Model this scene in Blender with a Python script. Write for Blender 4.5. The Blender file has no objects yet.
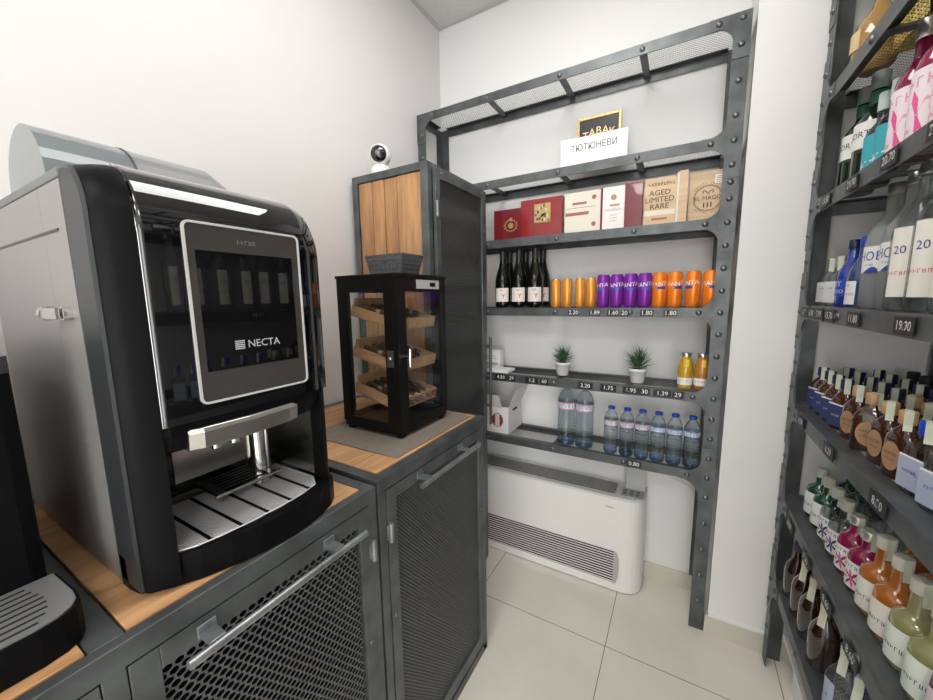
import bpy, bmesh, math, random
from mathutils import Vector, Matrix
random.seed(7)
C = bpy.context.scene.collection
SC = bpy.context.scene
PI = math.pi
def R(a): return math.radians(a)

# ------------------------------------------------------------------ camera, world, light, exposure
CAM_H = 1.456
F_PX, YAW, PITCH, ROLL = 370.8, R(-30.1008), R(7.9402), R(0.8405)
cam_d = bpy.data.cameras.new('camera'); cam = bpy.data.objects.new('camera', cam_d); C.objects.link(cam)
cam_d.sensor_width = 36.0; cam_d.sensor_fit = 'HORIZONTAL'; cam_d.lens = F_PX/933*36; cam_d.clip_start = 0.02
fw = Vector((math.sin(YAW)*math.cos(PITCH), math.cos(YAW)*math.cos(PITCH), -math.sin(PITCH)))
rt0 = Vector((math.cos(YAW), -math.sin(YAW), 0)); dn0 = fw.cross(rt0)
rt = rt0*math.cos(ROLL) + dn0*math.sin(ROLL); dn = dn0*math.cos(ROLL) - rt0*math.sin(ROLL)
m3 = Matrix((rt, -dn, -fw)).transposed()
cam.matrix_world = Matrix.Translation((0, 0, CAM_H)) @ m3.to_4x4()
SC.camera = cam
SC.view_settings.view_transform = 'Standard'; SC.view_settings.look = 'None'
SC.view_settings.gamma = 1.0; SC.view_settings.use_curve_mapping = False
SC.view_settings.exposure = 0.62
w = bpy.data.worlds.new('world'); SC.world = w; w.use_nodes = True
w.node_tree.nodes['Background'].inputs[0].default_value = (0.85, 0.92, 1.0, 1)
w.node_tree.nodes['Background'].inputs[1].default_value = 0.6
SC.cycles.max_bounces = 10; SC.cycles.transparent_max_bounces = 24
SC.cycles.transmission_bounces = 8; SC.cycles.glossy_bounces = 5; SC.cycles.diffuse_bounces = 5
SC.cycles.caustics_reflective = False; SC.cycles.caustics_refractive = False
SC.cycles.sample_clamp_indirect = 6.0
PANEL_E = 15.0
PANELS = [(-0.394, .775, .6, 6.0), (-0.394, -1.325, .3, 12.), (-0.394, -2.525, .3, 12.), (1.406, -1.325, .3, 12.)]   # ceiling LED panels (x, y, half length, strength)
YF0 = -3.4
def area_light(name, loc, size, energy, col=(1, .97, .93), rot=(0, 0, 0)):
    d = bpy.data.lights.new(name, 'AREA'); d.shape = 'RECTANGLE'; d.size, d.size_y = size; d.energy = energy; d.color = col
    o = bpy.data.objects.new(name, d); o.location = loc; o.rotation_euler = rot; C.objects.link(o); return o

area_light('daylight_window', (1.5, YF0+.02, 1.35), (2.7, 2.4), 74, (1.0, .985, .975), (-PI/2, 0, PI))

# ------------------------------------------------------------------ materials
MATS = {}
def mat(name, col=(.5, .5, .5), rough=.5, metal=0., spec=None, trans=0., ior=1.45, coat=0., emit=None, noise=0., nscale=8., bump=0., bscale=200., nstretch=(1, 1, 1)):
    if name in MATS: return MATS[name]
    m = bpy.data.materials.new(name); m.use_nodes = True; nt = m.node_tree; b = nt.nodes['Principled BSDF']
    b.inputs['Base Color'].default_value = (*col, 1); b.inputs['Roughness'].default_value = rough
    b.inputs['Metallic'].default_value = metal; b.inputs['IOR'].default_value = ior
    b.inputs['Transmission Weight'].default_value = trans; b.inputs['Coat Weight'].default_value = coat
    b.inputs['Coat Roughness'].default_value = .03
    if spec is not None: b.inputs['Specular IOR Level'].default_value = spec
    if emit: b.inputs['Emission Color'].default_value = (*emit[0], 1); b.inputs['Emission Strength'].default_value = emit[1]
    tc = mp = None
    if noise or bump:
        tc = nt.nodes.new('ShaderNodeTexCoord'); mp = nt.nodes.new('ShaderNodeMapping'); mp.inputs['Scale'].default_value = nstretch
        nt.links.new(tc.outputs['Object'], mp.inputs[0])
    if noise:
        n = nt.nodes.new('ShaderNodeTexNoise'); n.inputs['Scale'].default_value = nscale; n.inputs['Detail'].default_value = 5
        nt.links.new(mp.outputs[0], n.inputs['Vector'])
        r = nt.nodes.new('ShaderNodeValToRGB'); r.color_ramp.elements[0].position = .3; r.color_ramp.elements[1].position = .7
        r.color_ramp.elements[0].color = (*[c*(1-noise) for c in col], 1); r.color_ramp.elements[1].color = (*[min(1, c*(1+noise)) for c in col], 1)
        nt.links.new(n.outputs[0], r.inputs[0]); nt.links.new(r.outputs[0], b.inputs['Base Color'])
    if bump:
        n2 = nt.nodes.new('ShaderNodeTexNoise'); n2.inputs['Scale'].default_value = bscale
        nt.links.new(mp.outputs[0], n2.inputs['Vector'])
        bp = nt.nodes.new('ShaderNodeBump'); bp.inputs['Strength'].default_value = bump; bp.inputs['Distance'].default_value = .001
        nt.links.new(n2.outputs[0], bp.inputs['Height']); nt.links.new(bp.outputs[0], b.inputs['Normal'])
    MATS[name] = m; return m
def glassy(name, tint=(1, 1, 1), refr=0.0, ior=1.33, spec=1.45, rough=0.0):
    """clear or tinted glass: see-through with a fresnel reflection; refr mixes in true refraction"""
    if name in MATS: return MATS[name]
    m = bpy.data.materials.new(name); m.use_nodes = True; nt = m.node_tree; nt.nodes.clear()
    out = nt.nodes.new('ShaderNodeOutputMaterial'); tr = nt.nodes.new('ShaderNodeBsdfTransparent'); tr.inputs[0].default_value = (*tint, 1)
    gl = nt.nodes.new('ShaderNodeBsdfGlossy'); gl.inputs['Roughness'].default_value = .02; lw = nt.nodes.new('ShaderNodeLayerWeight'); lw.inputs[0].default_value = .5
    pw_ = nt.nodes.new('ShaderNodeMath'); pw_.operation = 'POWER'; pw_.inputs[1].default_value = 4.0; nt.links.new(lw.outputs['Facing'], pw_.inputs[0])
    fr = nt.nodes.new('ShaderNodeMath'); fr.operation = 'MULTIPLY_ADD'; fr.inputs[1].default_value = .55; fr.inputs[2].default_value = (spec-1)**2/(spec+1)**2; nt.links.new(pw_.outputs[0], fr.inputs[0])
    base = tr
    if refr > 0:
        rf = nt.nodes.new('ShaderNodeBsdfRefraction'); rf.inputs['Color'].default_value = (*tint, 1); rf.inputs['IOR'].default_value = ior; rf.inputs['Roughness'].default_value = rough
        mx = nt.nodes.new('ShaderNodeMixShader'); mx.inputs[0].default_value = refr
        nt.links.new(tr.outputs[0], mx.inputs[1]); nt.links.new(rf.outputs[0], mx.inputs[2]); base = mx
    mx2 = nt.nodes.new('ShaderNodeMixShader'); nt.links.new(fr.outputs[0], mx2.inputs[0]); nt.links.new(base.outputs[0], mx2.inputs[1]); nt.links.new(gl.outputs[0], mx2.inputs[2])
    nt.links.new(mx2.outputs[0], out.inputs[0]); MATS[name] = m; return m
def wood(name, c1, c2, scale=1.0, axis='Y', rough=.45):
    if name in MATS: return MATS[name]
    m = bpy.data.materials.new(name); m.use_nodes = True; nt = m.node_tree; b = nt.nodes['Principled BSDF']
    tc = nt.nodes.new('ShaderNodeTexCoord'); mp = nt.nodes.new('ShaderNodeMapping')
    s = {'X': (.5, 5, 5), 'Y': (5, .5, 5), 'Z': (5, 5, .5)}[axis]; mp.inputs['Scale'].default_value = [v*scale for v in s]
    nt.links.new(tc.outputs['Object'], mp.inputs[0])
    n = nt.nodes.new('ShaderNodeTexNoise'); n.inputs['Scale'].default_value = 3; n.inputs['Detail'].default_value = 8; n.inputs['Roughness'].default_value = .65; n.inputs['Distortion'].default_value = .8
    n2 = nt.nodes.new('ShaderNodeTexNoise'); n2.inputs['Scale'].default_value = 14; n2.inputs['Detail'].default_value = 3
    nt.links.new(mp.outputs[0], n.inputs[0]); nt.links.new(mp.outputs[0], n2.inputs[0])
    ad = nt.nodes.new('ShaderNodeMath'); ad.operation = 'MULTIPLY_ADD'; ad.inputs[1].default_value = .35; nt.links.new(n2.outputs[0], ad.inputs[0]); nt.links.new(n.outputs[0], ad.inputs[2])
    r = nt.nodes.new('ShaderNodeValToRGB'); r.color_ramp.elements[0].position = .38; r.color_ramp.elements[1].position = .85
    r.color_ramp.elements[0].color = (*c1, 1); r.color_ramp.elements[1].color = (*c2, 1)
    nt.links.new(ad.outputs[0], r.inputs[0]); nt.links.new(r.outputs[0], b.inputs['Base Color']); b.inputs['Roughness'].default_value = rough
    MATS[name] = m; return m

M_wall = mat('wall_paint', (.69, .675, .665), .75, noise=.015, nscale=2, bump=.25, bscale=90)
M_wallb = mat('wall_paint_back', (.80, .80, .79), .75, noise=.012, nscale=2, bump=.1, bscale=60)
M_ceil = mat('ceiling_tile', (.66, .66, .64), .9, noise=.06, nscale=160, bump=.5, bscale=260)
M_steel = mat('blackened_steel', (.108, .118, .120), .42, .55, noise=.30, nscale=14, bump=.10, bscale=120)
M_steel_l = mat('worn_steel_edge', (.27, .29, .30), .35, .7, noise=.25, nscale=20)
M_mesh = mat('mesh_steel', (.12, .125, .125), .45, .6)
M_dmesh = mat('door_mesh_steel', (.13, .135, .135), .42, .6)
M_dark = mat('dark_interior', (.012, .012, .013), .8)
M_rivet = mat('rivet_steel', (.16, .17, .17), .32, .8)
M_chrome = mat('chrome', (.75, .75, .74), .12, 1.0)
M_brushed = mat('brushed_steel', (.55, .54, .52), .28, 1.0)
M_oak = wood('oak_plank', (.30, .135, .045), (.66, .37, .17), 1.0, 'X')
M_oak_v = wood('oak_plank_upright', (.15, .065, .025), (.52, .28, .125), 1.3, 'Z')
M_oak_y = wood('oak_plank_long', (.30, .14, .055), (.64, .37, .18), 1.2, 'Y')
M_cedar = wood('cedar', (.34, .17, .08), (.56, .34, .19), 1.0, 'X')
M_white = mat('white_plastic', (.82, .82, .80), .35)
M_paper = mat('paper', (.86, .86, .84), .7)
M_black = mat('black_plastic', (.004, .004, .005), .45, spec=.12)
M_gloss = mat('black_gloss', (.003, .003, .004), .03, coat=1., spec=.45)
M_blk_semi = mat('black_satin', (.004, .004, .005), .38, spec=.10)
M_ink = mat('ink_black', (.02, .02, .02), .6)
M_chalk = mat('chalk_white', (.85, .85, .85), .7)

# ------------------------------------------------------------------ mesh builder
_tcache = {}
def text_tris(s, size=1.0):
    k = (s,)
    if k not in _tcache:
        cu = bpy.data.curves.new('t', 'FONT'); cu.body = s; cu.size = 1.0; cu.align_x = 'CENTER'; cu.align_y = 'CENTER'; cu.resolution_u = 2
        o = bpy.data.objects.new('t', cu); C.objects.link(o)
        dg = bpy.context.evaluated_depsgraph_get(); me = bpy.data.meshes.new_from_object(o.evaluated_get(dg))
        _tcache[k] = ([(v.co.x, v.co.y) for v in me.vertices], [tuple(p.vertices) for p in me.polygons])
        bpy.data.objects.remove(o); bpy.data.curves.remove(cu); bpy.data.meshes.remove(me)
    vs, fs = _tcache[k]; return [(x*size, y*size) for x, y in vs], fs

FAINT = {'RAKIA', 'BRANDY', 'RESERVE', 'VODKA', 'BIO', 'CAPPY', 'Kalea', 'AVORA', 'vodka', 'Don Diego', 'DON DIEGO', 'SPRITZ', 'AQVA', 'VK', 'FRESH'}
class MB:
    def __init__(s): s.v = []; s.f = []; s.m = []; s.s = []
    def add(s, vs, fs, m=0, smooth=False):
        o = len(s.v); s.v += [tuple(v) for v in vs]; s.f += [tuple(i+o for i in f) for f in fs]
        s.m += [m]*len(fs); s.s += [smooth]*len(fs); return s
    def box(s, x0, x1, y0, y1, z0, z1, m=0):
        vs = [(x, y, z) for z in (z0, z1) for y in (y0, y1) for x in (x0, x1)]
        return s.add(vs, [(0, 2, 3, 1), (4, 5, 7, 6), (0, 1, 5, 4), (1, 3, 7, 5), (3, 2, 6, 7), (2, 0, 4, 6)], m)
    def obox(s, c, size, rot, m=0):
        mt = rot.to_matrix() if hasattr(rot, 'to_matrix') else rot; a, b, d = [q/2 for q in size]
        vs = [Vector(c)+mt @ Vector((x, y, z)) for z in (-d, d) for y in (-b, b) for x in (-a, a)]
        return s.add(vs, [(0, 2, 3, 1), (4, 5, 7, 6), (0, 1, 5, 4), (1, 3, 7, 5), (3, 2, 6, 7), (2, 0, 4, 6)], m)
    def poly(s, pts, m=0): return s.add(pts, [tuple(range(len(pts)))], m)
    def prism(s, pts, axis, a, b, m=0, smooth=False):
        n = len(pts)
        def P(p, h): return {'x': (h, p[0], p[1]), 'y': (p[0], h, p[1]), 'z': (p[0], p[1], h)}[axis]
        vs = [P(p, a) for p in pts]+[P(p, b) for p in pts]
        s.add(vs, [(i, (i+1) % n, n+(i+1) % n, n+i) for i in range(n)], m, smooth)
        return s.add(vs, [tuple(range(n))[::-1], tuple(range(n, 2*n))], m)
    def lathe(s, prof, c=(0, 0, 0), n=20, m=0, sx=1., sy=1., power=2., smooth=True, caps=True):
        vs = []
        for r, z in prof:
            for i in range(n):
                a = 2*PI*i/n; ca, sa = math.cos(a), math.sin(a)
                k = (abs(ca)**power+abs(sa)**power)**(-1/power) if power != 2 else 1.
                vs.append((c[0]+r*k*ca*sx, c[1]+r*k*sa*sy, c[2]+z))
        fs = [(j*n+i, j*n+(i+1) % n, (j+1)*n+(i+1) % n, (j+1)*n+i) for j in range(len(prof)-1) for i in range(n)]
        s.add(vs, fs, m, smooth)
        if caps: s.add(vs[:n], [tuple(range(n))[::-1]], m); s.add(vs[-n:], [tuple(range(n))], m)
        return s
    def cyl(s, p0, p1, r0, r1=None, n=12, m=0, smooth=True):
        r1 = r0 if r1 is None else r1; p0, p1 = Vector(p0), Vector(p1); d = (p1-p0).normalized()
        u = d.orthogonal().normalized(); v = d.cross(u)
        vs = [p+(u*math.cos(2*PI*i/n)+v*math.sin(2*PI*i/n))*r for p, r in ((p0, r0), (p1, r1)) for i in range(n)]
        s.add(vs, [(i, (i+1) % n, n+(i+1) % n, n+i) for i in range(n)], m, smooth)
        return s.add(vs, [tuple(range(n))[::-1], tuple(range(n, 2*n))], m)
    def tube(s, pts, r, n=8, m=0):
        for a, b in zip(pts, pts[1:]): s.cyl(a, b, r, n=n, m=m)
        return s
    def dome(s, c, r, normal, m=0, n=10):
        nv = Vector(normal).normalized(); u = nv.orthogonal().normalized(); v = nv.cross(u); rows = 3; vs = []
        for j in range(rows):
            t = j/rows*PI/2
            for i in range(n): vs.append(Vector(c)+(u*math.cos(2*PI*i/n)+v*math.sin(2*PI*i/n))*r*math.cos(t)+nv*r*.65*math.sin(t))
        vs.append(Vector(c)+nv*r*.65); fs = [(j*n+i, j*n+(i+1) % n, (j+1)*n+(i+1) % n, (j+1)*n+i) for j in range(rows-1) for i in range(n)]
        fs += [((rows-1)*n+i, (rows-1)*n+(i+1) % n, rows*n) for i in range(n)]; return s.add(vs, fs, m, True)
    def sphere(s, c, r, m=0, n=16, k=10, sc=(1, 1, 1)):
        prof = [(max(1e-5, math.sin(PI*j/k))*r*1.0, -math.cos(PI*j/k)*r*sc[2]) for j in range(k+1)]
        return s.lathe(prof, c, n, m, sc[0], sc[1], caps=False)
    def scribble(s, n, size, fn, m=0):
        """print too small to read: a row of little strokes"""
        rn = random.Random(n*7+3); wd = size*.55
        for i in range(n):
            x0 = (i-n/2)*wd; h = size*rn.uniform(.26, .36); k = rn.randrange(3)
            s.add([fn(x0+wd*.15, -h), fn(x0+wd*.32, -h), fn(x0+wd*.32, h), fn(x0+wd*.15, h)], [(0, 1, 2, 3)], m)
            z = (-h, 0, h)[k]*.85; s.add([fn(x0+wd*.32, z-size*.05), fn(x0+wd*.78, z-size*.05), fn(x0+wd*.78, z+size*.05), fn(x0+wd*.32, z+size*.05)], [(0, 1, 2, 3)], m)
            if rn.random() < .6: s.add([fn(x0+wd*.62, -h), fn(x0+wd*.78, -h), fn(x0+wd*.78, h*.9), fn(x0+wd*.62, h*.9)], [(0, 1, 2, 3)], m)
        return s
    def text(s, t, size, fn, m=0):
        if t in FAINT: return s.scribble(len(t), size, fn, m)
        vs, fs = text_tris(t, size); return s.add([fn(x, y) for x, y in vs], fs, m)
    def wrap(s, r, z0, z1, a0, a1, m=0, n=10, sx=1., sy=1.):
        """band of a cylinder; angle 0 faces -y"""
        vs = [(math.sin(a)*r*sx, -math.cos(a)*r*sy, z) for z in (z0, z1) for a in [a0+(a1-a0)*i/n for i in range(n+1)]]
        return s.add(vs, [(i, i+1, n+2+i, n+1+i) for i in range(n)], m, True)
    def holes(s, W, H, px, py, ratio, fn, m=0):
        nr = int(H/py)+1; nc = int(W/px)+1
        hexo = [(0, 2/3*py), (-px/2, py/3), (-px/2, -py/3), (0, -2/3*py), (px/2, -py/3), (px/2, py/3)]
        for j in range(nr):
            for i in range(nc):
                cx = (i+.5*(j % 2))*px; cy = j*py
                if cx > W or cy > H: continue
                vs = [fn(cx+a, cy+b) for a, b in hexo]+[fn(cx+a*ratio, cy+b*ratio) for a, b in hexo]
                s.add(vs, [(k, (k+1) % 6, 6+(k+1) % 6, 6+k) for k in range(6)], m)
        return s
    def build(s, name, mats, parent=None, off=(0, 0, 0), bevel=0., solid=0., mesh_name=None, subsurf=0):
        me = bpy.data.meshes.new(mesh_name or name)
        me.from_pydata([(v[0]-off[0], v[1]-off[1], v[2]-off[2]) for v in s.v], [], s.f)
        for k in (mats if isinstance(mats, (list, tuple)) else [mats]): me.materials.append(k)
        me.polygons.foreach_set('material_index', s.m); me.polygons.foreach_set('use_smooth', s.s); me.update()
        o = bpy.data.objects.new(name, me); C.objects.link(o)
        if parent is not None: o.parent = parent
        if bevel:
            b = o.modifiers.new('bevel', 'BEVEL'); b.width = bevel; b.segments = 2; b.limit_method = 'ANGLE'; b.angle_limit = R(40)
        if solid: q = o.modifiers.new('solid', 'SOLIDIFY'); q.thickness = solid; q.offset = 0
        return o

class Thing:
    """an Empty at the thing's base; parts given in world coordinates (or local ones with loc=True)"""
    def __init__(s, name, label, cat, o=(0, 0, 0), rz=0., group=None, local=False):
        s.e = bpy.data.objects.new(name, None); C.objects.link(s.e); s.o = Vector(o); s.e.location = o; s.e.rotation_euler = (0, 0, rz)
        s.e['label'] = label; s.e['category'] = cat; s.e.empty_display_size = .05
        if group: s.e['group'] = group
        s.off = (0, 0, 0) if local else tuple(o)
    def part(s, name, mb, mats, parent=None, bevel=0., solid=0.): return mb.build(name, mats, parent or s.e, s.off, bevel, solid)
def single(name, mb, mats, label, cat, o=(0, 0, 0), rz=0., group=None, local=False, bevel=0., solid=0.):
    ob = mb.build(name, mats, None, (0, 0, 0) if local else o, bevel, solid); ob.location = o; ob.rotation_euler = (0, 0, rz)
    ob['label'] = label; ob['category'] = cat
    if group: ob['group'] = group
    return ob
def struct(name, mb, mats, bevel=0.):
    o = mb.build(name, mats, bevel=bevel); o['kind'] = 'structure'; return o
def dup(root, loc, rz=None, label=None, group=None, rot=None):
    def rec(o, par):
        c = o.copy(); C.objects.link(c)
        if par is not None: c.parent = par
        for ch in list(o.children): rec(ch, c)
        return c
    r = rec(root, None); r.location = loc
    if rz is not None: r.rotation_euler = (0, 0, rz)
    if rot is not None: r.rotation_euler = rot
    if label: r['label'] = label
    if group: r['group'] = group
    return r
class Pool:
    """first use moves the prototype itself, later uses copy it"""
    def __init__(s, root): s.r = root; s.used = False
    def put(s, loc, rz=0., label=None, group=None, rot=None):
        if s.used: return dup(s.r, loc, rz, label, group, rot)
        s.used = True; s.r.location = loc; s.r.rotation_euler = rot or (0, 0, rz)
        if label: s.r['label'] = label
        if group: s.r['group'] = group
        return s.r

# ------------------------------------------------------------------ room shell
XL, YB, YP, ZC, XR, YF = -1.306, 1.99, 1.757, 2.99, 0.78, -3.4
tile = bpy.data.materials.new('floor_tiles'); tile.use_nodes = True
def floor_nodes():
    nt = tile.node_tree; b = nt.nodes['Principled BSDF']; tc = nt.nodes.new('ShaderNodeTexCoord'); sp = nt.nodes.new('ShaderNodeSeparateXYZ')
    nt.links.new(tc.outputs['Object'], sp.inputs[0]); vals = []
    def mth(op, a, bb=None):
        n = nt.nodes.new('ShaderNodeMath'); n.operation = op
        for i, q in enumerate((a, bb)):
            if q is None: continue
            if isinstance(q, float): n.inputs[i].default_value = q
            else: nt.links.new(q, n.inputs[i])
        return n.outputs[0]
    for ax, off in ((0, -.1995+6.0), (1, 1.4676+6.0)):
        v = mth('DIVIDE', mth('ADD', sp.outputs[ax], -off+12.0), .6); fr = mth('FRACT', v); d = mth('ABSOLUTE', mth('SUBTRACT', fr, .5)); vals.append(mth('GREATER_THAN', d, .4975))
    g = mth('MAXIMUM', vals[0], vals[1])
    nz = nt.nodes.new('ShaderNodeTexNoise'); nz.inputs['Scale'].default_value = 3.5; nz.inputs['Detail'].default_value = 6; nt.links.new(tc.outputs['Object'], nz.inputs[0])
    r = nt.nodes.new('ShaderNodeValToRGB'); r.color_ramp.elements[0].position = .3; r.color_ramp.elements[1].position = .7
    r.color_ramp.elements[0].color = (.70, .66, .575, 1); r.color_ramp.elements[1].color = (.77, .735, .65, 1); nt.links.new(nz.outputs[0], r.inputs[0])
    mx = nt.nodes.new('ShaderNodeMix'); mx.data_type = 'RGBA'; nt.links.new(g, mx.inputs[0]); nt.links.new(r.outputs[0], mx.inputs[6]); mx.inputs[7].default_value = (.16, .14, .11, 1)
    nt.links.new(mx.outputs[2], b.inputs['Base Color']); b.inputs['Roughness'].default_value = .16; b.inputs['Specular IOR Level'].default_value = .5
floor_nodes()
struct('floor', MB().box(XL-.1, 3.6, YF-.1, YB+.1, -.06, 0), tile)
struct('ceiling', MB().box(XL-.1, 3.6, YF-.1, YB+.1, ZC, ZC+.06), M_ceil)
cg = MB()
for yy in (1.975-.0, .775, .175, -.425, -1.025, -1.625, -2.225, -2.825): cg.box(XL, 3.5, yy-.012, yy+.012, ZC-.006, ZC-.0005)
for xx in (XL+.012, -.694, -.094, .506, 1.106, 1.706, 2.306, 2.906): cg.box(xx-.012, xx+.012, YF, YB, ZC-.0055, ZC-.0004)
struct('trim_ceiling', cg, mat('ceiling_grid_white', (.55, .55, .54), .6))
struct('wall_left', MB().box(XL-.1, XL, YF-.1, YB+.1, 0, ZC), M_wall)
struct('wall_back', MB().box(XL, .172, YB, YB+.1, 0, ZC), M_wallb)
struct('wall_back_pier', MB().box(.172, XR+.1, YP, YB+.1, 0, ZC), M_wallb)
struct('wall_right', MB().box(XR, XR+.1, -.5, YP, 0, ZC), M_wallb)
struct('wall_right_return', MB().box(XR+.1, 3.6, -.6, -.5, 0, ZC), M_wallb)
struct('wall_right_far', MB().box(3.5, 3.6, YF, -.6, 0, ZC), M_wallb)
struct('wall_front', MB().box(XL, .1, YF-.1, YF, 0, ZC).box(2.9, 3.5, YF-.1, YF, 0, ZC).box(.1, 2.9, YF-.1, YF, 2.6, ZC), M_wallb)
M_base = mat('skirting_tile', (.60, .57, .49), .3)
struct('baseboard_back', MB().box(XL, .172, YB-.010, YB, 0, .085), M_base, .002)
struct('baseboard_back_pier', MB().box(.172, XR, YP-.012, YP, 0, .085).box(.160, .172, YP-.012, YB-.01, 0, .085), M_base, .002)
struct('trim_1', MB().box(.172, XR, YP-.014, YP, .085, .094), mat('caulk_white', (.8, .8, .78), .6))

for i, (px, py, hl, pe) in enumerate(PANELS):
    t = Thing('ceiling_light', ['long white LED panel set in the ceiling above the coffee machine', 'square white LED panel in the ceiling over the aisle, behind the viewer', 'square white LED panel in the ceiling at the far rear left of the room', 'square white LED panel in the ceiling of the wider part of the room'][i], 'ceiling light', (px, py, ZC-.02), group='ceiling LED panels')
    t.part('frame', MB().box(px-.3, px+.3, py-hl, py+hl, ZC-.02, ZC-.007), M_white)
    t.part('diffuser', MB().box(px-.285, px+.285, py-hl+.015, py+hl-.015, ZC-.024, ZC-.0201), mat('lit_diffuser_%d' % i, (1, 1, 1), .5, emit=((1, .985, .965), pe)))

# ------------------------------------------------------------------ shelving units
def fillet(cx, cz, dx, dz, r, n=6):
    """concave corner plate: right angle at (cx,cz), legs along dx and dz"""
    pts = [(cx, cz), (cx+dx*r, cz)]
    for i in range(1, n): a = PI/2*i/n; pts.append((cx+dx*r*(1-math.sin(a)), cz+dz*r*(1-math.cos(a))))
    pts.append((cx, cz+dz*r)); return pts
def shelf_unit(name, label, o, rz, L, D, levels, bh, pw, cross, fl=.028):
    t = Thing(name, label, 'shelving unit', o, rz, local=True); top = levels[0]; T = .004
    rv = MB().dome((0, 0, 0), .011, (0, -1, 0)); rvo = [None]
    def rivet(par, x, y, z, rx=0):
        if rvo[0] is None: q = rv.build('rivet', M_rivet, par); rvo[0] = q
        else: q = rvo[0].copy(); C.objects.link(q); q.parent = par
        q.location = (x, y, z); q.rotation_euler = (0, 0, rx)
    for side in (0, 1):
        x0, x1 = (0, pw) if side == 0 else (L-pw, L); xi = x1 if side == 0 else x0; dx = 1 if side == 0 else -1
        mb = MB().box(x0, x1, 0, T, 0, top); xs = (0, T) if side == 0 else (L-T, L)
        mb.box(xs[0], xs[1], T, pw, 0, top)
        po = t.part('post', mb, M_steel, bevel=.0012)
        for k, z in enumerate(levels):
            b = z-bh; g = MB()
            if k: g.prism(fillet(xi-dx*.001, z-.001, dx, 1, .055), 'y', -.003, .002)
            g.prism(fillet(xi-dx*.001, b+.001, dx, -1, .055 if k < len(levels)-1 or k == 0 else .075), 'y', -.003, .002)
            ztop = z+.11 if k else z; g.box(x0, x1, -.003, .0, b-.11, ztop)
            g.box(min(xi, xi+dx*.075), max(xi, xi+dx*.075), -.003, 0, b, z)
            t.part('corner_plate', g, M_steel)
        xm = (x0+x1)/2
        for k, z in enumerate(levels):
            zc = z-bh/2
            rivet(po, xi+dx*.045, -.003, zc)
            for dz in ((0, -.085) if k == 0 else (.085, 0, -.085)): rivet(po, xm, -.003, zc+dz)
            nz = levels[k+1] if k+1 < len(levels) else 0.0
            mid = (z+nz)/2 if k+1 < len(levels) else None
            if mid: rivet(po, xm, 0, mid-bh/2)
            else:
                q = zc-.085-.12
                while q > .1: rivet(po, xm, 0, q); q -= .12
        rb = MB().box(x0, x1, D-T, D, 0, top).box(xs[0], xs[1], D-pw, D-T, 0, top)
        t.part('post', rb, M_steel)
    pan = {}
    for k, z in enumerate(levels):
        b = z-bh; mb = MB()
        mb.box(pw, L-pw, 0, T, b, z).box(pw, L-pw, T, fl, z-T, z)               # front angle
        mb.box(pw, L-pw, D-T, D, b, z).box(pw, L-pw, D-.028, D-T, z-T, z)         # rear angle
        for xe in (T, L-T-.0): 
            if xe == T: mb.box(T, T+.03, pw, D-pw, z-T, z).box(T, T+.004, pw, D-pw, b, z-T)
            else: mb.box(L-T-.03, L-T, pw, D-pw, z-T, z).box(L-T-.004, L-T, pw, D-pw, b, z-T)
        fr = t.part('shelf_frame', mb, M_steel, bevel=.001)
        cb = MB()
        for x in cross:
            cb = MB().box(x-.014, x+.014, T, D-T, z-.018, z-.011); q = t.part('cross_bar', cb, M_steel)
            rivet(q, x, 0, z-bh/2)
        if 'p' not in pan:
            pm = MB().holes(L-.02, D-.03, .0125, .0075, .82, lambda a, c: (a+.01, c+.015, 0)).build('mesh_panel', M_mesh, t.e, (0, 0, 0)); pan['p'] = pm
            pm.location = (0, 0, z-.008)
        else:
            pm = pan['p'].copy(); C.objects.link(pm); pm.parent = t.e; pm.location = (0, 0, z-.008)
    return t
BS_Y, BS_X0, BS_L = 1.750, -1.303, 1.459
back_levels = [2.439, 2.035, 1.745, 1.405, 1.060, .722]
shelf_unit('shelving_unit', 'tall grey riveted steel shelving unit with mesh shelves against the back wall', (BS_X0, BS_Y, 0), 0, BS_L, .235, back_levels, .040, .052, (.42, .78, 1.11))
RS_X, RS_Y, RS_D = .362, 1.738, .385
right_levels = [2.439, 2.085, 1.755, 1.415, 1.062, .715, .385]
shelf_unit('shelving_unit', 'tall grey riveted steel shelving unit crowded with spirits bottles at the right edge', (RS_X, RS_Y, 0), -PI/2, 1.459, RS_D, right_levels, .044, .055, (.38, .74, 1.10), .045)

# ------------------------------------------------------------------ counter cabinets
def slab_planks(t, x0, x1, y0, y1, z0, z1, seams, mt):
    ys = [y0]+seams+[y1]
    for a, b in zip(ys, ys[1:]): t.part('wood_plank', MB().box(x0, x1, a+.0012, b-.0012, z0, z1), mt, bevel=.001)
def bar_handle(t, door, y0, y1, m1, m2, z, x=-.63, xo=.036):
    h = MB().cyl((x+xo, y0, z), (x+xo, y1, z), .0075, n=14)
    for m in (m1, m2): h.box(x+.0005, x+xo, m-.012, m+.012, z+.004, z+.0105).box(x+.0005, x+.004, m-.014, m+.014, z-.0, z+.022)
    return t.part('handle', h, M_steel_l, parent=door, bevel=.0008)
def hinge(t, door, y, z, x=-.63): t.part('hinge', MB().cyl((x+.010, y, z-.03), (x+.010, y, z+.022), .0065, n=10).box(x+.0005, x+.010, y-.007, y+.007, z-.025, z+.015), M_steel_l, parent=door)
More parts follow.
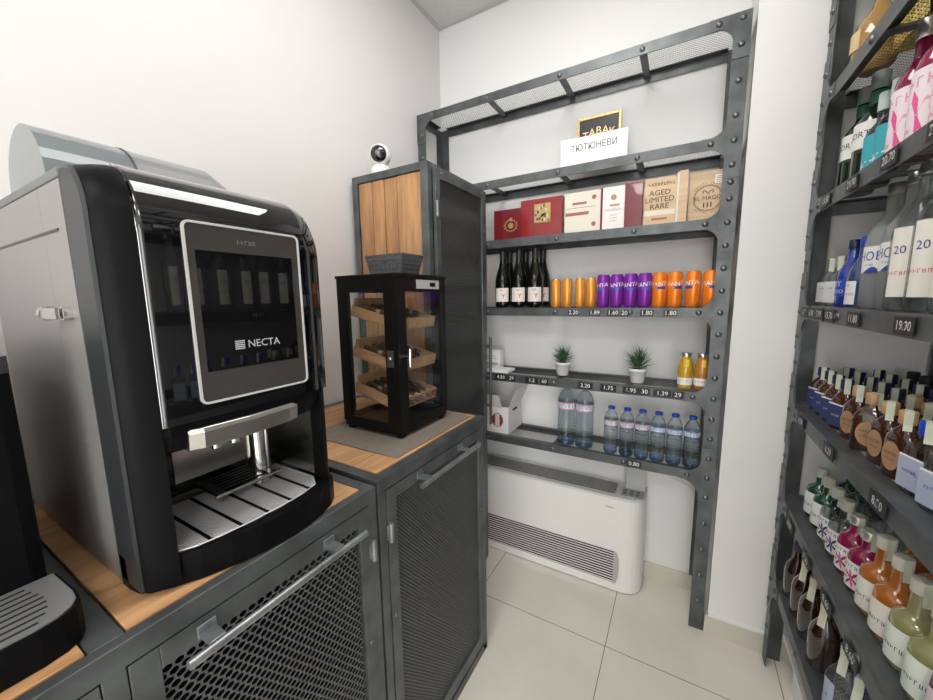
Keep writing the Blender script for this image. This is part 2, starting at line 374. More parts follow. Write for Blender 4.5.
def cabinet_door(t, y0, y1, z0, z1, my0, my1, mz0, mz1, px, py, ratio, x=-.63):
    d = MB()
    for a, b, c, e in ((y0, my0, z0, z1), (my1, y1, z0, z1), (my0, my1, mz1, z1), (my0, my1, z0, mz0)): d.box(x-.018, x, a, b, c, e)
    do = t.part('door', d, M_steel, bevel=.0015)
    t.part('mesh_panel', MB().holes(my1-my0, mz1-mz0, px, py, ratio, lambda a, c: (x-.009, my0+a, mz0+c)), M_dmesh, parent=do, solid=.0015)
    return do
XC = -.63; XW = XL+.004
def carcass(t, y0, y1, zt, posts):
    f = MB()
    for y in posts: f.box(XC-.032, XC-.0005, y-.013, y+.013, .0, zt-.035)
    f.box(XC-.032, XC-.0005, y0, y1, .0, .035)
    t.part('frame', f, M_steel, bevel=.001)
    p = MB().box(XW, XC-.033, y0+.001, y0+.004, .03, zt-.036).box(XW, XC-.033, y1-.004, y1-.001, .03, zt-.036).box(XW, XW+.004, y0+.004, y1-.004, .03, zt-.036).box(XW, XC-.033, y0+.004, y1-.004, .03, .034).box(XW+.004, XC-.05, y0+.004, y1-.004, zt-.04, zt-.036)
    p.box(XW+.004, XC-.08, y0+.004, y1-.004, .50, .504)
    t.part('panel', p, mat('dark_sheet', (.02, .021, .022), .6))
# right counter
t = Thing('counter_cabinet', 'steel framed counter cabinet with fine mesh door, under the glass display box', 'cabinet', (-.97, .93, 0))
y0, y1, zt = .637, 1.222, 1.008
fr = MB().box(XC-.030, XC, y0, y1, zt-.034, zt).box(XW, XC-.030, y0, y0+.030, zt-.034, zt).box(XW, XC-.030, y1-.012, y1, zt-.034, zt).box(XW, XW+.03, y0+.03, y1-.012, zt-.034, zt)
t.part('top_frame', fr, M_steel, bevel=.0015)
t.part('base_board', MB().box(XW+.03, XC-.030, y0+.030, y1-.012, zt-.036, zt-.022), M_dark)
xs = [XW+.0325, -1.11, -.93, -.752, XC-.0325]
for a, b in zip(xs, xs[1:]): t.part('wood_plank', MB().box(a+.001, b-.001, y0+.0325, y1-.0145, zt-.020, zt+.001), M_oak_y, bevel=.001)
carcass(t, y0, y1, zt, (y0+.013, y1-.013))
t.part('side_panel', MB().box(XW, XC-.0005, y1-.0005, y1+.0005, .0, zt-.036), M_steel)
d = cabinet_door(t, .668, 1.192, .045, zt-.037, .703, 1.165, .095, .936, .0105, .0062, .68)
bar_handle(t, d, .768, 1.108, .805, 1.030, .943); hinge(t, d, .668, .86); hinge(t, d, .668, .22)
for z, y in ((.60, .684), (.20, .684), (.65, 1.178), (.25, 1.178)): t.part('bolt', MB().dome((XC, y, z), .006, (1, 0, 0)), M_rivet, parent=d)
# left counter
t = Thing('counter_cabinet', 'steel framed counter cabinet with honeycomb mesh door, under the coffee machine', 'cabinet', (-.97, 0, 0))
y0, y1, zt = -.62, .629, 1.0
fr = MB().box(XC-.020, XC, y0, y1, zt-.036, zt).box(XW, XC-.020, y1-.030, y1, zt-.036, zt).box(XW, XC-.020, y0, y0+.03, zt-.036, zt).box(XW, XC-.020, .118, .156, zt-.036, zt-.0006).box(XW, XW+.03, y0+.03, y1-.03, zt-.036, zt-.0003)
t.part('top_frame', fr, M_steel, bevel=.0015)
t.part('base_board', MB().box(XW+.03, XC-.030, .1565, y1-.030, zt-.036, zt-.022).box(XW+.03, XC-.03, y0+.03, .1175, zt-.036, zt-.022), M_dark)
xs = [XW+.0325, -1.10, -.935, -.772, XC-.0215]
for a, b in zip(xs, xs[1:]):
    t.part('wood_plank', MB().box(a+.001, b-.001, .1585, y1-.0325, zt-.020, zt+.001), M_oak_y, bevel=.001)
    t.part('wood_plank', MB().box(a+.001, b-.001, y0+.0325, .1155, zt-.020, zt+.001), M_oak_y, bevel=.001)
carcass(t, y0, y1, zt, (y0+.013, .134, y1-.013))
d = cabinet_door(t, .1485, .6145, .045, .961, .184, .572, .095, .924, .0160, .0112, .76)
bar_handle(t, d, .203, .557, .244, .482, .930); hinge(t, d, .604, .85); hinge(t, d, .604, .22)
for z in (.60, .20): t.part('bolt', MB().dome((XC, .590, z), .006, (1, 0, 0)), M_rivet, parent=d)
d = cabinet_door(t, -.60, .1195, .045, .961, -.56, .084, .095, .924, .0160, .0112, .76)
bar_handle(t, d, -.5, .05, -.45, .0, .930)

# ------------------------------------------------------------------ tall cabinet
t = Thing('tall_cabinet', 'tall grey steel cabinet with plank side and mesh door in the corner', 'cabinet', (-1.08, 1.47, 0))
x0, x1, y0, y1, zt = -1.285, -.88, 1.236, 1.712, 1.985
f = MB()
for x in (x0, x1-.036):
    for y in (y0, y1-.03): f.box(x, x+(.036 if x > -1.2 else .03), y, y+.03, 0, zt)
for z in (0, zt-.03):
    f.box(x0+.03, x1-.036, y0, y0+.03, z, z+.03).box(x0+.03, x1-.036, y1-.03, y1, z, z+.03).box(x0, x0+.03, y0+.03, y1-.03, z, z+.03).box(x1-.03, x1, y0+.03, y1-.03, z, z+.03)
t.part('frame', f, M_steel, bevel=.0015)
t.part('top_panel', MB().box(x0+.01, x1-.01, y0+.01, y1-.01, zt-.012, zt-.004), M_steel)
t.part('back_panel', MB().box(x0+.004, x0+.008, y0+.03, y1-.03, .03, zt-.03).box(x0+.03, x1-.036, y1-.012, y1-.006, .03, zt-.03), mat('dark_sheet', (.02, .021, .022), .6))
xs = [x0+.031, -1.176, -1.108, -1.040, -.917]
for a, b in zip(xs, xs[1:]): t.part('wood_plank', MB().box(a+.0022, b-.0022, y0+.006+.003*(int(a*50) % 2), y0+.022, .032, zt-.032), M_oak_v, bevel=.0015)
D0, D1 = y0+.031, y1-.010; d = MB()
for a, b, c, e in ((D0, D0+.032, .02, zt-.016), (D1-.042, D1, .02, zt-.016), (D0+.032, D1-.042, zt-.056, zt-.016), (D0+.032, D1-.042, .02, .06)): d.box(x1+.001, x1+.016, a, b, c, e)
do = t.part('door', d, M_steel, bevel=.0015)
t.part('mesh_panel', MB().holes(D1-D0-.074, zt-.116, .0130, .0068, .62, lambda a, c: (x1+.008+.0015*math.sin(c*900), D0+.032+a, .06+c)), M_mesh, parent=do, solid=.0012)
t.part('backing', MB().box(x1-.026, x1-.022, y0+.03, y1-.03, .03, zt-.03), M_dark)
for y, z in ((D0+.045, zt-.034), (D1-.05, zt-.034), (D1-.018, 1.78), (D1-.018, 1.32), (D1-.018, 1.1)): t.part('bolt', MB().dome((x1+.016, y, z), .007, (1, 0, 0)), M_rivet, parent=do)
t.part('hinge', MB().cyl((x1+.02, D0+.004, 1.78), (x1+.02, D0+.004, 1.84), .006), M_steel_l, parent=do)
h = MB().cyl((x1+.045, D1-.018, .80), (x1+.045, D1-.018, 1.26), .007)
for z in (.9, 1.215): h.cyl((x1+.012, D1-.018, z), (x1+.045, D1-.018, z), .005)
t.part('handle', h, M_steel, parent=do)

# ------------------------------------------------------------------ security camera on the tall cabinet
t = Thing('security_camera', 'small white round security camera with black eye on the tall cabinet', 'security camera', (-1.16, 1.285, zt))
c = (-1.16, 1.285)
t.part('base', MB().lathe([(.036, 0), (.040, .006), (.040, .026), (.034, .036), (.026, .040)], (c[0], c[1], zt), 24), M_white)
t.part('head', MB().sphere((c[0], c[1], zt+.083), .046, n=24, k=14), M_white)
e = Vector((c[0], c[1], zt+.083)); dv = (Vector((-.25, -.2, 1.9))-e).normalized()
def aimed(name, mb, m_, parent):
    o = mb.build(name, m_, parent); o.rotation_mode = 'QUATERNION'; o.location = e-t.o; o.rotation_quaternion = dv.to_track_quat('Z', 'Y'); return o
ey = aimed('eye', MB().lathe([(.0335, .0325), (.032, .040), (.020, .0475), (.001, .049)], n=20), M_gloss, t.e)
aimed('lens', MB().lathe([(.012, .046), (.012, .0515), (.009, .053), (.001, .053)], n=14), mat('lens_ring', (.10, .10, .11), .15, coat=1.), t.e)

# ------------------------------------------------------------------ mat, humidor, basket, cigars
zc = 1.009
single('mat', MB().box(-1.06, -.674, .760, 1.185, zc+.0005, zc+.0035), mat('grey_mat', (.22, .185, .15), .6, noise=.1, nscale=60), 'flat grey brown mat under the black glass display box', 'mat', (0, 0, zc))
HX0, HX1, HY0, HY1, HZ0, HZ1 = -1.003, -.745, .870, 1.137, 1.0125, 1.535
t = Thing('cigar_humidor', 'black framed glass cigar display box on the counter', 'humidor', (-.874, 1.0, HZ0))
M_hum = mat('black_lacquer', (.005, .005, .0045), .3, spec=.25)
t.part('base', MB().box(HX0+.004, HX1-.004, HY0+.004, HY1-.004, HZ0+.012, HZ0+.028).box(HX0+.01, HX0+.03, HY0+.01, HY0+.03, HZ0, HZ0+.012).box(HX1-.03, HX1-.01, HY0+.01, HY0+.03, HZ0, HZ0+.012).box(HX1-.03, HX1-.01, HY1-.03, HY1-.01, HZ0, HZ0+.012).box(HX0+.01, HX0+.03, HY1-.03, HY1-.01, HZ0, HZ0+.012), M_hum)
t.part('top', MB().box(HX0-.003, HX1+.003, HY0-.003, HY1+.003, HZ1-.010, HZ1), M_hum, bevel=.001)
zb, ztp = HZ0+.028, HZ1-.010; GB, GT = 1.060, 1.481
fr = MB()                                                      # near side, far side (facing -y / +y)
for ya, yb in ((HY0, HY0+.016), (HY1-.016, HY1)):
    fr.box(HX0, HX0+.036, ya, yb, zb, ztp).box(HX1-.054, HX1-.019, ya, yb, zb, ztp).box(HX0+.036, HX1-.054, ya, yb, zb, GB).box(HX0+.036, HX1-.054, ya, yb, GT, ztp)
fr.box(HX0, HX0+.014, HY0+.016, HY0+.045, zb, ztp).box(HX0, HX0+.014, HY1-.045, HY1-.016, zb, ztp).box(HX0, HX0+.014, HY0+.045, HY1-.045, zb, GB).box(HX0, HX0+.014, HY0+.045, HY1-.045, GT, ztp)
t.part('frame', fr, M_hum, bevel=.001)
d = MB().box(HX1-.018, HX1, HY0, HY0+.042, zb+.001, ztp-.001).box(HX1-.018, HX1, HY1-.024, HY1, zb+.001, ztp-.001).box(HX1-.018, HX1, HY0+.042, HY1-.024, zb+.001, GB+.002).box(HX1-.018, HX1, HY0+.042, HY1-.024, GT, ztp-.001)
do = t.part('door', d, M_hum, bevel=.001)
M_pane = glassy('pane_glass', (.97, .98, .97), spec=1.5)
t.part('glass_pane', MB().box(HX1-.011, HX1-.007, HY0+.040, HY1-.022, GB, GT+.002), M_pane, parent=do)
t.part('glass_pane', MB().box(HX0+.034, HX1-.052, HY0+.006, HY0+.010, GB-.002, GT+.002), M_pane)
t.part('glass_pane', MB().box(HX0+.034, HX1-.052, HY1-.010, HY1-.006, GB-.002, GT+.002), M_pane)
t.part('glass_pane', MB().box(HX0+.005, HX0+.009, HY0+.043, HY1-.043, GB-.002, GT+.002), M_pane)
g = MB().box(HX1, HX1+.0025, .968, 1.094, 1.489, 1.518); g.box(HX1+.0025, HX1+.0032, 1.040, 1.072, 1.497, 1.510, 1)
t.part('hygrometer', g, [mat('plate_grey', (.42, .41, .40), .4), M_black], parent=do)
t.part('lock', MB().box(HX1-.045, HX1-.022, HY0-.003, HY0, 1.245, 1.298).dome((HX1-.034, HY0-.003, 1.272), .006, (0, -1, 0)), M_brushed, parent=None)
h = MB().cyl((HX1, HY0+.030, 1.278), (HX1+.020, HY0+.030, 1.278), .006).cyl((HX1+.020, HY0+.030, 1.246), (HX1+.020, HY0+.030, 1.302), .0055)
t.part('handle', h, M_chrome, parent=do)
# tilted cedar drawers
cig = MB().cyl((-.052, 0, 0), (.050, 0, 0), .0078, n=10).cyl((.050, 0, 0), (.056, 0, 0), .0078, .004, n=10).cyl((.012, 0, 0), (.030, 0, 0), .0081, n=10, m=1)
cp = Pool(single('cigar', cig, [mat('cigar_leaf', (.09, .045, .025), .6, noise=.4, nscale=60), mat('cigar_band', (.45, .36, .22), .4)], 'x', 'cigar'))
TY = 0.245
TOPS = []
for zi, (zf, n) in enumerate(((1.400, 9), (1.262, 9), (1.135, 12))):
    xa, xb = HX0+.030, HX1-.026; ang = math.atan2(-.048, xb-xa); rot = Matrix.Rotation(-ang, 3, 'Y'); cen = Vector(((xa+xb)/2, 1.003, zf)); Lx = xb-xa-.004; W = .106
    tr = MB(); tr.obox(cen+rot @ Vector((0, 0, -.017)), (Lx, 2*W, .004), rot)
    for sy in (-1, 1): tr.obox(cen+rot @ Vector((0, sy*(W-.003), 0)), (Lx, .006, .034), rot)
    for sx in (-1, 1): tr.obox(cen+rot @ Vector((sx*(Lx/2-.003), 0, 0 if sx > 0 else .012)), (.006, 2*W-.012, .034 if sx > 0 else .058), rot)
    t.part('drawer', tr, M_cedar)
    for k in range(n):
        row, q = divmod(k, 6 if zi == 2 else 9); yy = -.085+q*(.0205 if zi != 2 else .033); xo = -.045 if (k % 2 == 0 and zi == 2) else .02
        if zi == 2: xo = (-.052 if row == 0 else .060)
        p = cen+rot @ Vector((xo, yy, .004))
        if zi < 2: p = cen+rot @ Vector((-.012 if k % 3 else .012, yy, .001))
        cp.put(p, label=['brown banded cigar in the top drawer of the glass display box', 'brown banded cigar in the middle drawer of the glass display box', 'brown banded cigar in the bottom drawer of the glass display box'][zi], group=['cigars in the top drawer', 'cigars in the middle drawer', 'cigars in the bottom drawer'][zi], rot=(0, -ang, 0))
for zf, lab_, g_ in ((1.400, 'brown banded cigar lying on the pile in the top drawer', 'cigars piled in the top drawer'), (1.262, 'brown banded cigar lying on the pile in the middle drawer', 'cigars piled in the middle drawer')):
    for k in range(8): cp.put(Vector((-.876, 1.003, zf))+rot @ Vector((-.02+.02*(k % 2), -.075+k*.0205, .0165)), label=lab_, group=g_, rot=(0, -ang, 0))
# wicker basket
b = MB(); bz = HZ1+.001; nl = 10
def ring(f, z): a, c = .058+.014*f, .045+.012*f; return [(-.885-a*1.15, 1.03-c, z), (-.885+a*1.15, 1.03-c, z), (-.885+a*1.15, 1.03+c, z), (-.885-a*1.15, 1.03+c, z)]
for k in range(nl):
    f0, f1 = k/nl, (k+1)/nl; za, zb2 = bz+.072*f0, bz+.072*f1-.0008
    lo, hi = ring(f0, za), ring(f1, zb2); ms = ring(f0+.08+.05*(k % 2), (za+zb2)/2)
    for a in range(4):
        c2 = (a+1) % 4; b.add([lo[a], lo[c2], ms[c2], ms[a]], [(0, 1, 2, 3)]).add([ms[a], ms[c2], hi[c2], hi[a]], [(0, 1, 2, 3)])
b.poly(ring(0, bz+.0005)[::-1])
single('wicker_basket', b, mat('dark_wicker', (.09, .09, .095), .7, noise=.5, nscale=120, bump=1., bscale=180, nstretch=(1, 1, 3)), 'small dark grey wicker basket on top of the glass display box', 'basket', (-.885, 1.03, bz), solid=.003)

# ------------------------------------------------------------------ big coffee machine
MY0, MY1 = .190, .547; MZ = 1.003
t = Thing('coffee_machine', 'large glossy black coffee machine with touch screen on the counter', 'coffee machine', (-.98, .378, MZ))
M_body = mat('silver_grey_panel', (.27, .265, .255), .38, .35)
M_edge = mat('grey_edge', (.032, .036, .039), .4, .3)
XB = -.768
bm_ = MB().box(-1.262, -.872, MY0, MY1, MZ+.004, 1.632).box(-.8715, XB, MY0, MY1, 1.228, 1.632).box(-.8715, XB, MY0, MY1, MZ+.004, 1.055)
bm_.box(-.8715, XB, MY0, MY0+.012, 1.0555, 1.2275).box(-.8715, XB, MY1-.012, MY1, 1.0555, 1.2275)
t.part('body', bm_, M_body)
t.part('lid', MB().box(-1.262, -.766, MY0-.001, MY1, 1.633, 1.647), mat('lid_grey', (.16, .165, .165), .4, .3), bevel=.002)
t.part('side_panel_line', MB().box(-1.262, -.80, MY0-.0012, MY0+.001, 1.563, 1.567), M_edge)
def hood(xf, r, zt2, zb2, xb=XB+.001):
    pts = [(xb, zt2)]
    for i in range(9): a = PI/2*i/8; pts.append((xf-r+r*math.sin(a), zt2-r*1.15+r*1.15*math.cos(a)))
    pts += [(xf, zt2-r*1.15-.006), (xf, zb2), (xb, zb2)]; return pts
def ysweep(mb, secs, m=0):
    """secs: list of (y, [(x,z)...]) lofted"""
    n = len(secs[0][1]); vs = [(x, y, z) for y, pr in secs for x, z in pr]
    mb.add(vs, [(j*n+i, j*n+(i+1) % n, (j+1)*n+(i+1) % n, (j+1)*n+i) for j in range(len(secs)-1) for i in range(n)], m, False)
    mb.add(vs[:n], [tuple(range(n))[::-1]], m); mb.add(vs[-n:], [tuple(range(n))], m); return mb
def smooth_by_angle(o, ang=40):
    me = o.data; me.polygons.foreach_set('use_smooth', [True]*len(me.polygons))
    if hasattr(me, 'set_sharp_from_angle'): me.set_sharp_from_angle(angle=R(ang))
    return o
cheek = [(y, hood(xf, .055, zt2, MZ+.012)) for y, xf, zt2 in ((MY0+.0005, -.697, 1.642), (MY0+.004, -.691, 1.646))]
smooth_by_angle(t.part('edge_strip', ysweep(MB(), cheek), M_edge), 30)
lc = [(y, hood(xf, .060, zt2, MZ+.012)) for y, xf, zt2 in ((MY0+.0045, -.690, 1.645), (.200, -.684, 1.647), (.212, -.677, 1.650), (.226, -.671, 1.652), (.2345, -.668, 1.652))]
smooth_by_angle(t.part('side_cover', ysweep(MB(), lc), M_blk_semi))
rc = [(y, hood(xf, .060, zt2, MZ+.012)) for y, xf, zt2 in ((.519, -.672, 1.640), (.532, -.677, 1.634), (.542, -.688, 1.624), (.547, -.702, 1.610))]
smooth_by_angle(t.part('side_cover', ysweep(MB(), rc), M_blk_semi))
fp = [(y, hood(xf, .085, zt2, 1.268)) for y, xf, zt2 in ((.2350, -.6675, 1.652), (.2365, -.664, 1.657), (.240, -.662, 1.659), (.2415, -.6618, 1.6592), (.498, -.6618, 1.6592), (.50, -.662, 1.659), (.524, -.664, 1.653), (.535, -.669, 1.642), (.541, -.676, 1.630), (.5475, -.688, 1.614))]
door = smooth_by_angle(t.part('front_panel', ysweep(MB(), fp), M_gloss))
t.part('panel_trim', MB().tube([(-.666, .2355, 1.268), (-.666, .2355, 1.553), (-.674, .2355, 1.60), (-.692, .2355, 1.634), (-.725, .2355, 1.656)], .0012, 6), M_brushed, parent=door)
XP = -.6615
def rrect(y0, y1, z0, z1, r, n=4):
    pts = []
    for cy, cz, a0 in ((y1-r, z1-r, 0), (y0+r, z1-r, 90), (y0+r, z0+r, 180), (y1-r, z0+r, 270)):
        for i in range(n+1): a = R(a0+90*i/n); pts.append((cy+r*math.cos(a), cz+r*math.sin(a)))
    return pts
def xring(mb, po, pi, xa, xb, m=0):
    n = len(po); vs = [(xa, y, z) for y, z in po]+[(xb, y, z) for y, z in po]+[(xb, y, z) for y, z in pi]+[(xa, y, z) for y, z in pi]
    return mb.add(vs, [(k*n+i, k*n+(i+1) % n, (k+1)*n+(i+1) % n, (k+1)*n+i) for k in range(3) for i in range(n)], m)
SY0, SY1, SZ0, SZ1 = .2865, .4845, 1.291, 1.581
sc_ = t.part('screen_bezel', MB().prism(rrect(SY0+.002, SY1-.002, SZ0+.002, SZ1-.002, .009), 'x', XP, XP+.0015), mat('screen_grey', (.05, .047, .044), .2, coat=.3), parent=door)
t.part('bezel_trim', xring(MB(), rrect(SY0, SY1, SZ0, SZ1, .011), rrect(SY0+.0035, SY1-.0035, SZ0+.0035, SZ1-.0035, .008), XP-.0003, XP+.0035), mat('satin_trim', (.72, .72, .71), .35, .35), parent=door)
sd = MB().box(XP+.0015, XP+.0022, .3015, .4670, 1.343, 1.537)
t.part('display', sd, mat('display_glass', (.003, .003, .004), .02, spec=.8), parent=door)
lg = MB()
lg.text('NECTA', .0185, lambda a, c: (XP+.0026, .399+a, 1.3815+c))
for k in range(5): lg.box(XP+.0023, XP+.0026, .3475, .3640, 1.3745+k*.0033, 1.3763+k*.0033)
t.part('logo', lg, mat('logo_grey', (.42, .42, .42), .4, emit=((1, 1, 1), .06)), parent=door)
t.part('logo', MB().text('Kalea', .012, lambda a, c: (XP+.0019, .383+a, 1.5555+c)), mat('logo_dim', (.20, .19, .18), .4), parent=door)
t.part('chin', ysweep(MB(), [(y, [(-.75, 1.2675), (xf, 1.2675), (xf, 1.250), (xf-.008, zb3), (-.75, zb3)]) for y, xf, zb3 in ((.2145, -.682, 1.226), (.245, -.668, 1.224), (.36, -.660, 1.220), (.48, -.664, 1.224), (.5185, -.674, 1.228))]), M_blk_semi)
t.part('dispenser_bar', ysweep(MB(), [(y, [(xf-.02, 1.256), (xf-.004, 1.255), (xf, 1.248), (xf-.003, 1.221), (xf-.02, 1.218)]) for y, xf in ((.266, -.664), (.285, -.655), (.36, -.650), (.435, -.655), (.458, -.663))]), M_brushed, bevel=.001)
M_mirror = mat('polished_inner_panel', (.42, .41, .38), .22, 1.)
t.part('recess_wall', MB().box(-.8705, -.8695, .2025, .5345, 1.066, 1.2275), mat('recess_panel', (.10, .10, .095), .15, .9))
t.part('recess_side', MB().box(-.8690, -.705, .5165, .5180, 1.066, 1.215), M_mirror)
t.part('chrome_column', MB().cyl((-.752, .243, 1.085), (-.752, .243, 1.226), .018, n=20), M_chrome)
t.part('chrome_column', MB().cyl((-.785, .440, 1.066), (-.785, .440, 1.226), .022, n=20), M_chrome)
t.part('spout', MB().cyl((-.735, .335, 1.190), (-.735, .335, 1.222), .012).cyl((-.735, .368, 1.190), (-.735, .368, 1.222), .012).box(-.765, -.72, .31, .41, 1.205, 1.2215), M_chrome)
t.part('drip_window', MB().box(-.790, -.786, .285, .425, 1.125, 1.20), mat('inner_glass', (.45, .44, .41), .10, 1.))
# cup stand
st = MB().box(-.845, -.752, .338, .455, 1.082, 1.088); st.box(-.845, -.752, .338, .352, 1.0881, 1.0895, 1).box(-.845, -.752, .441, .455, 1.0881, 1.0895, 1)
for k in range(6): st.box(-.838+.0135*k, -.832+.0135*k, .352, .441, 1.0881, 1.0890, 1)
cs = t.part('cup_stand', st, [M_blk_semi, M_brushed]); t.part('stand_edge', MB().cyl((-.749, .330, 1.086), (-.749, .463, 1.086), .0042), M_chrome, parent=cs)
t.part('stand_bracket', MB().box(-.8690, -.8455, .38, .42, 1.080, 1.088), M_blk_semi, parent=cs)
bp_ = [(-.768, .1905), (-.740, .1905), (-.715, .194), (-.698, .204), (-.680, .229), (-.662, .262), (-.647, .303), (-.636, .350), (-.631, .400), (-.634, .444), (-.643, .484), (-.656, .517), (-.674, .541), (-.70, .549), (-.768, .549)]
t.part('base', MB().prism(bp_, 'z', MZ, 1.0555), M_blk_semi, bevel=.004)
gp = [(-.845, .262), (-.770, .250), (-.694, .232), (-.680, .238), (-.668, .262), (-.661, .300), (-.657, .345), (-.656, .400), (-.660, .450), (-.672, .492), (-.705, .512), (-.770, .512), (-.845, .512)]
gr = MB()
def span(axis, v):
    o_ = []
    for p0, p1 in zip(gp, gp[1:]+gp[:1]):
        if (p0[axis]-v)*(p1[axis]-v) < 0: o_.append(p0[1-axis]+(p1[1-axis]-p0[1-axis])*(v-p0[axis])/(p1[axis]-p0[axis]))
    return (min(o_), max(o_)) if len(o_) >= 2 else None
x = -.843
while x < -.657:
    c_ = span(0, x)
    if c_: gr.box(x-.0014, x+.0014, c_[0], c_[1], 1.0585, 1.0605)
    x += .0066
for k in range(1, 6):
    c_ = span(1, .232+k*.048)
    if c_: gr.box(c_[0], c_[1], .232+k*.048-.003, .232+k*.048+.003, 1.0586, 1.0608, 1)
gr.tube([(a, b, 1.0595) for a, b in gp]+[(gp[0][0], gp[0][1], 1.0595)], .0014, 6)
t.part('drip_grille', gr, [mat('grille_steel', (.78, .76, .77), .45, .35), M_blk_semi])
t.part('drip_tray', MB().prism(gp, 'z', 1.0556, 1.0562), M_gloss)
# lock with key on the side panel
k_ = MB().cyl((-.805, MY0, 1.442), (-.805, MY0-.010, 1.442), .0105, n=14).box(-.845, -.808, MY0-.016, MY0-.012, 1.434, 1.450).cyl((-.858, MY0-.014, 1.442), (-.845, MY0-.014, 1.442), .012, n=10)
t.part('lock', k_, M_chrome)
# translucent bean hopper: lying half drum
def drum(ya, yb, r, zc2, n=18):
    return [(y, [(-.965+r*math.cos(PI*i/n)*-1, zc2+r*.98*math.sin(PI*i/n)) for i in range(n+1)]) for y in (ya, yb)]
hz = 1.6475
hp = t.part('hopper', ysweep(MB(), drum(.200, .318, .104, hz)), mat('smoked_clear_plastic', (.24, .27, .285), .12, trans=.35, ior=1.3, coat=.4))
t.part('hopper_seam', ysweep(MB(), drum(.318, .3215, .1055, hz)), M_edge)
cv = drum(.3216, .46, .103, hz); cv.append((.505, [(-.965+.103*math.cos(PI*i/18)*-1*.96, hz+.103*.62*math.sin(PI*i/18)) for i in range(19)])); cv.append((.53, [(-.965+.103*math.cos(PI*i/18)*-1*.9, hz+.103*.30*math.sin(PI*i/18)) for i in range(19)]))
t.part('hopper_cover', ysweep(MB(), cv), mat('grey_plastic_cover', (.20, .205, .21), .3, coat=.3))

# ------------------------------------------------------------------ small machine at the left edge
t = Thing('espresso_machine', 'small black espresso machine with slotted drip tray at the left edge', 'coffee machine', (-.95, .03, MZ-.001))
zz = 1.002
bp = [(-1.20, -.09), (-.815, -.09), (-.80, -.075), (-.80, .108), (-.815, .122), (-1.20, .122)]
t.part('body', MB().prism(bp, 'z', zz, 1.362), M_black, bevel=.004)
t.part('water_tank', MB().prism([(a*.999+(-.0), b) for a, b in bp], 'z', 1.3625, 1.386), mat('smoked_tank', (.05, .05, .055), .15, coat=.5), bevel=.002)
t.part('lid', MB().prism([(-1.195, -.085), (-.82, -.085), (-.805, -.07), (-.805, .103), (-.82, .117), (-1.195, .117)], 'z', 1.3865, 1.402), M_blk_semi, bevel=.005)
tp = [(-.7995, -.10), (-.690, -.10), (-.676, -.09), (-.672, .0), (-.672, .085), (-.676, .107), (-.686, .122), (-.702, .130), (-.725, .132), (-.7995, .128)]
dt = t.part('drip_tray', MB().prism(tp, 'z', zz, 1.052), M_black, bevel=.002)
slots = MB()
n_s = 8; xs = [-.782+.0125*i for i in range(n_s+1)]
pl = MB(); ya, yb = -.07, .078
inn = [(-.7990, -.098), (-.692, -.098), (-.679, -.088), (-.675, .0), (-.675, .084), (-.679, .104), (-.688, .118), (-.703, .126), (-.725, .128), (-.7990, .1245)]
pl.prism(inn, 'z', 1.0521, 1.0545)
t.part('tray_plate', pl, mat('satin_grey_plate', (.30, .30, .295), .35, .5), parent=dt)
for i in range(8): slots.box(-.788+.0140*i, -.7835+.0140*i, -.09, (.094, .098, .102, .104, .104, .102, .097, .088)[i], 1.0545, 1.0549)
t.part('tray_slots', slots, M_ink, parent=dt)

# ------------------------------------------------------------------ fan coil unit
FY0, FY1, FX1, FX0, FZ = 1.797, 1.975, -.098, -1.24, .497
t = Thing('fan_coil_unit', 'long white fan coil unit with louvred grille standing under the shelves', 'air conditioner', (-.66, 1.88, 0))
def fcp(i=0.):
    pts = [(FX0+i, FY1-i), (FX0+i, FY0+i)]; r = .085
    for k in range(7): a = PI/2*k/6; pts.append((FX1-i-r+r*math.sin(a), FY0+i+r-r*math.cos(a)))
    pts.append((FX1-i, FY1-i)); return pts
M_fc = mat('fan_coil_white', (.80, .79, .765), .32); M_fcg = mat('fan_coil_grey', (.42, .42, .41), .4)
t.part('casing', MB().prism(fcp(), 'z', .006, FZ-.012), M_fc, bevel=.003)
t.part('top_rim', MB().prism(fcp(.001), 'z', FZ-.0118, FZ), mat('fan_coil_rim', (.62, .62, .60), .4), bevel=.002)
g = MB().box(-1.2, -.235, FY0+.035, FY1-.03, FZ+.0003, FZ+.0012, 1)
for k in range(12): yy = FY0+.040+k*.0095; g.box(-1.2, -.235, yy, yy+.0035, FZ+.001, FZ+.0045)
for k in range(9): xx = -1.2+k*.1205; g.box(xx-.003, xx+.003, FY0+.035, FY1-.03, FZ+.001, FZ+.005)
t.part('outlet_grille', g, [mat('grille_grey', (.30, .30, .295), .5), M_dark])
lo = MB().box(-1.2, -.215, FY0-.0010, FY0+.004, .048, .214, 1)
for k in range(12): zz2 = .052+k*.0137; lo.obox(((-1.2-.222)/2, FY0-.004, zz2+.004), (.978, .010, .0045), Matrix.Rotation(R(-35), 3, 'X'))
lo.prism([(-.222, .045), (-.208, .052), (-.198, .085), (-.196, .131), (-.198, .177), (-.208, .210), (-.222, .217)], 'y', FY0-.007, FY0-.0005, 2)
t.part('louvre_grille', lo, [mat('louvre_white', (.66, .65, .63), .4), M_dark, M_fcg])
lid = t.part('control_lid', MB().obox((-.150, FY0+.120, FZ+.060), (.088, .006, .118), Matrix.Rotation(R(-4), 3, 'X')), mat('lid_smoky', (.50, .51, .50), .3), bevel=.002)
cb = MB().box(-.205, -.108, FY0+.030, FY0+.112, FZ+.0003, FZ+.004)
for i in range(3):
    for j in range(2): cb.cyl((-.19+.028*i, FY0+.055+.03*j, FZ+.004), (-.19+.028*i, FY0+.055+.03*j, FZ+.007), .008, m=1)
t.part('control_panel', cb, [M_fcg, mat('knob_dark', (.16, .16, .16), .4)])
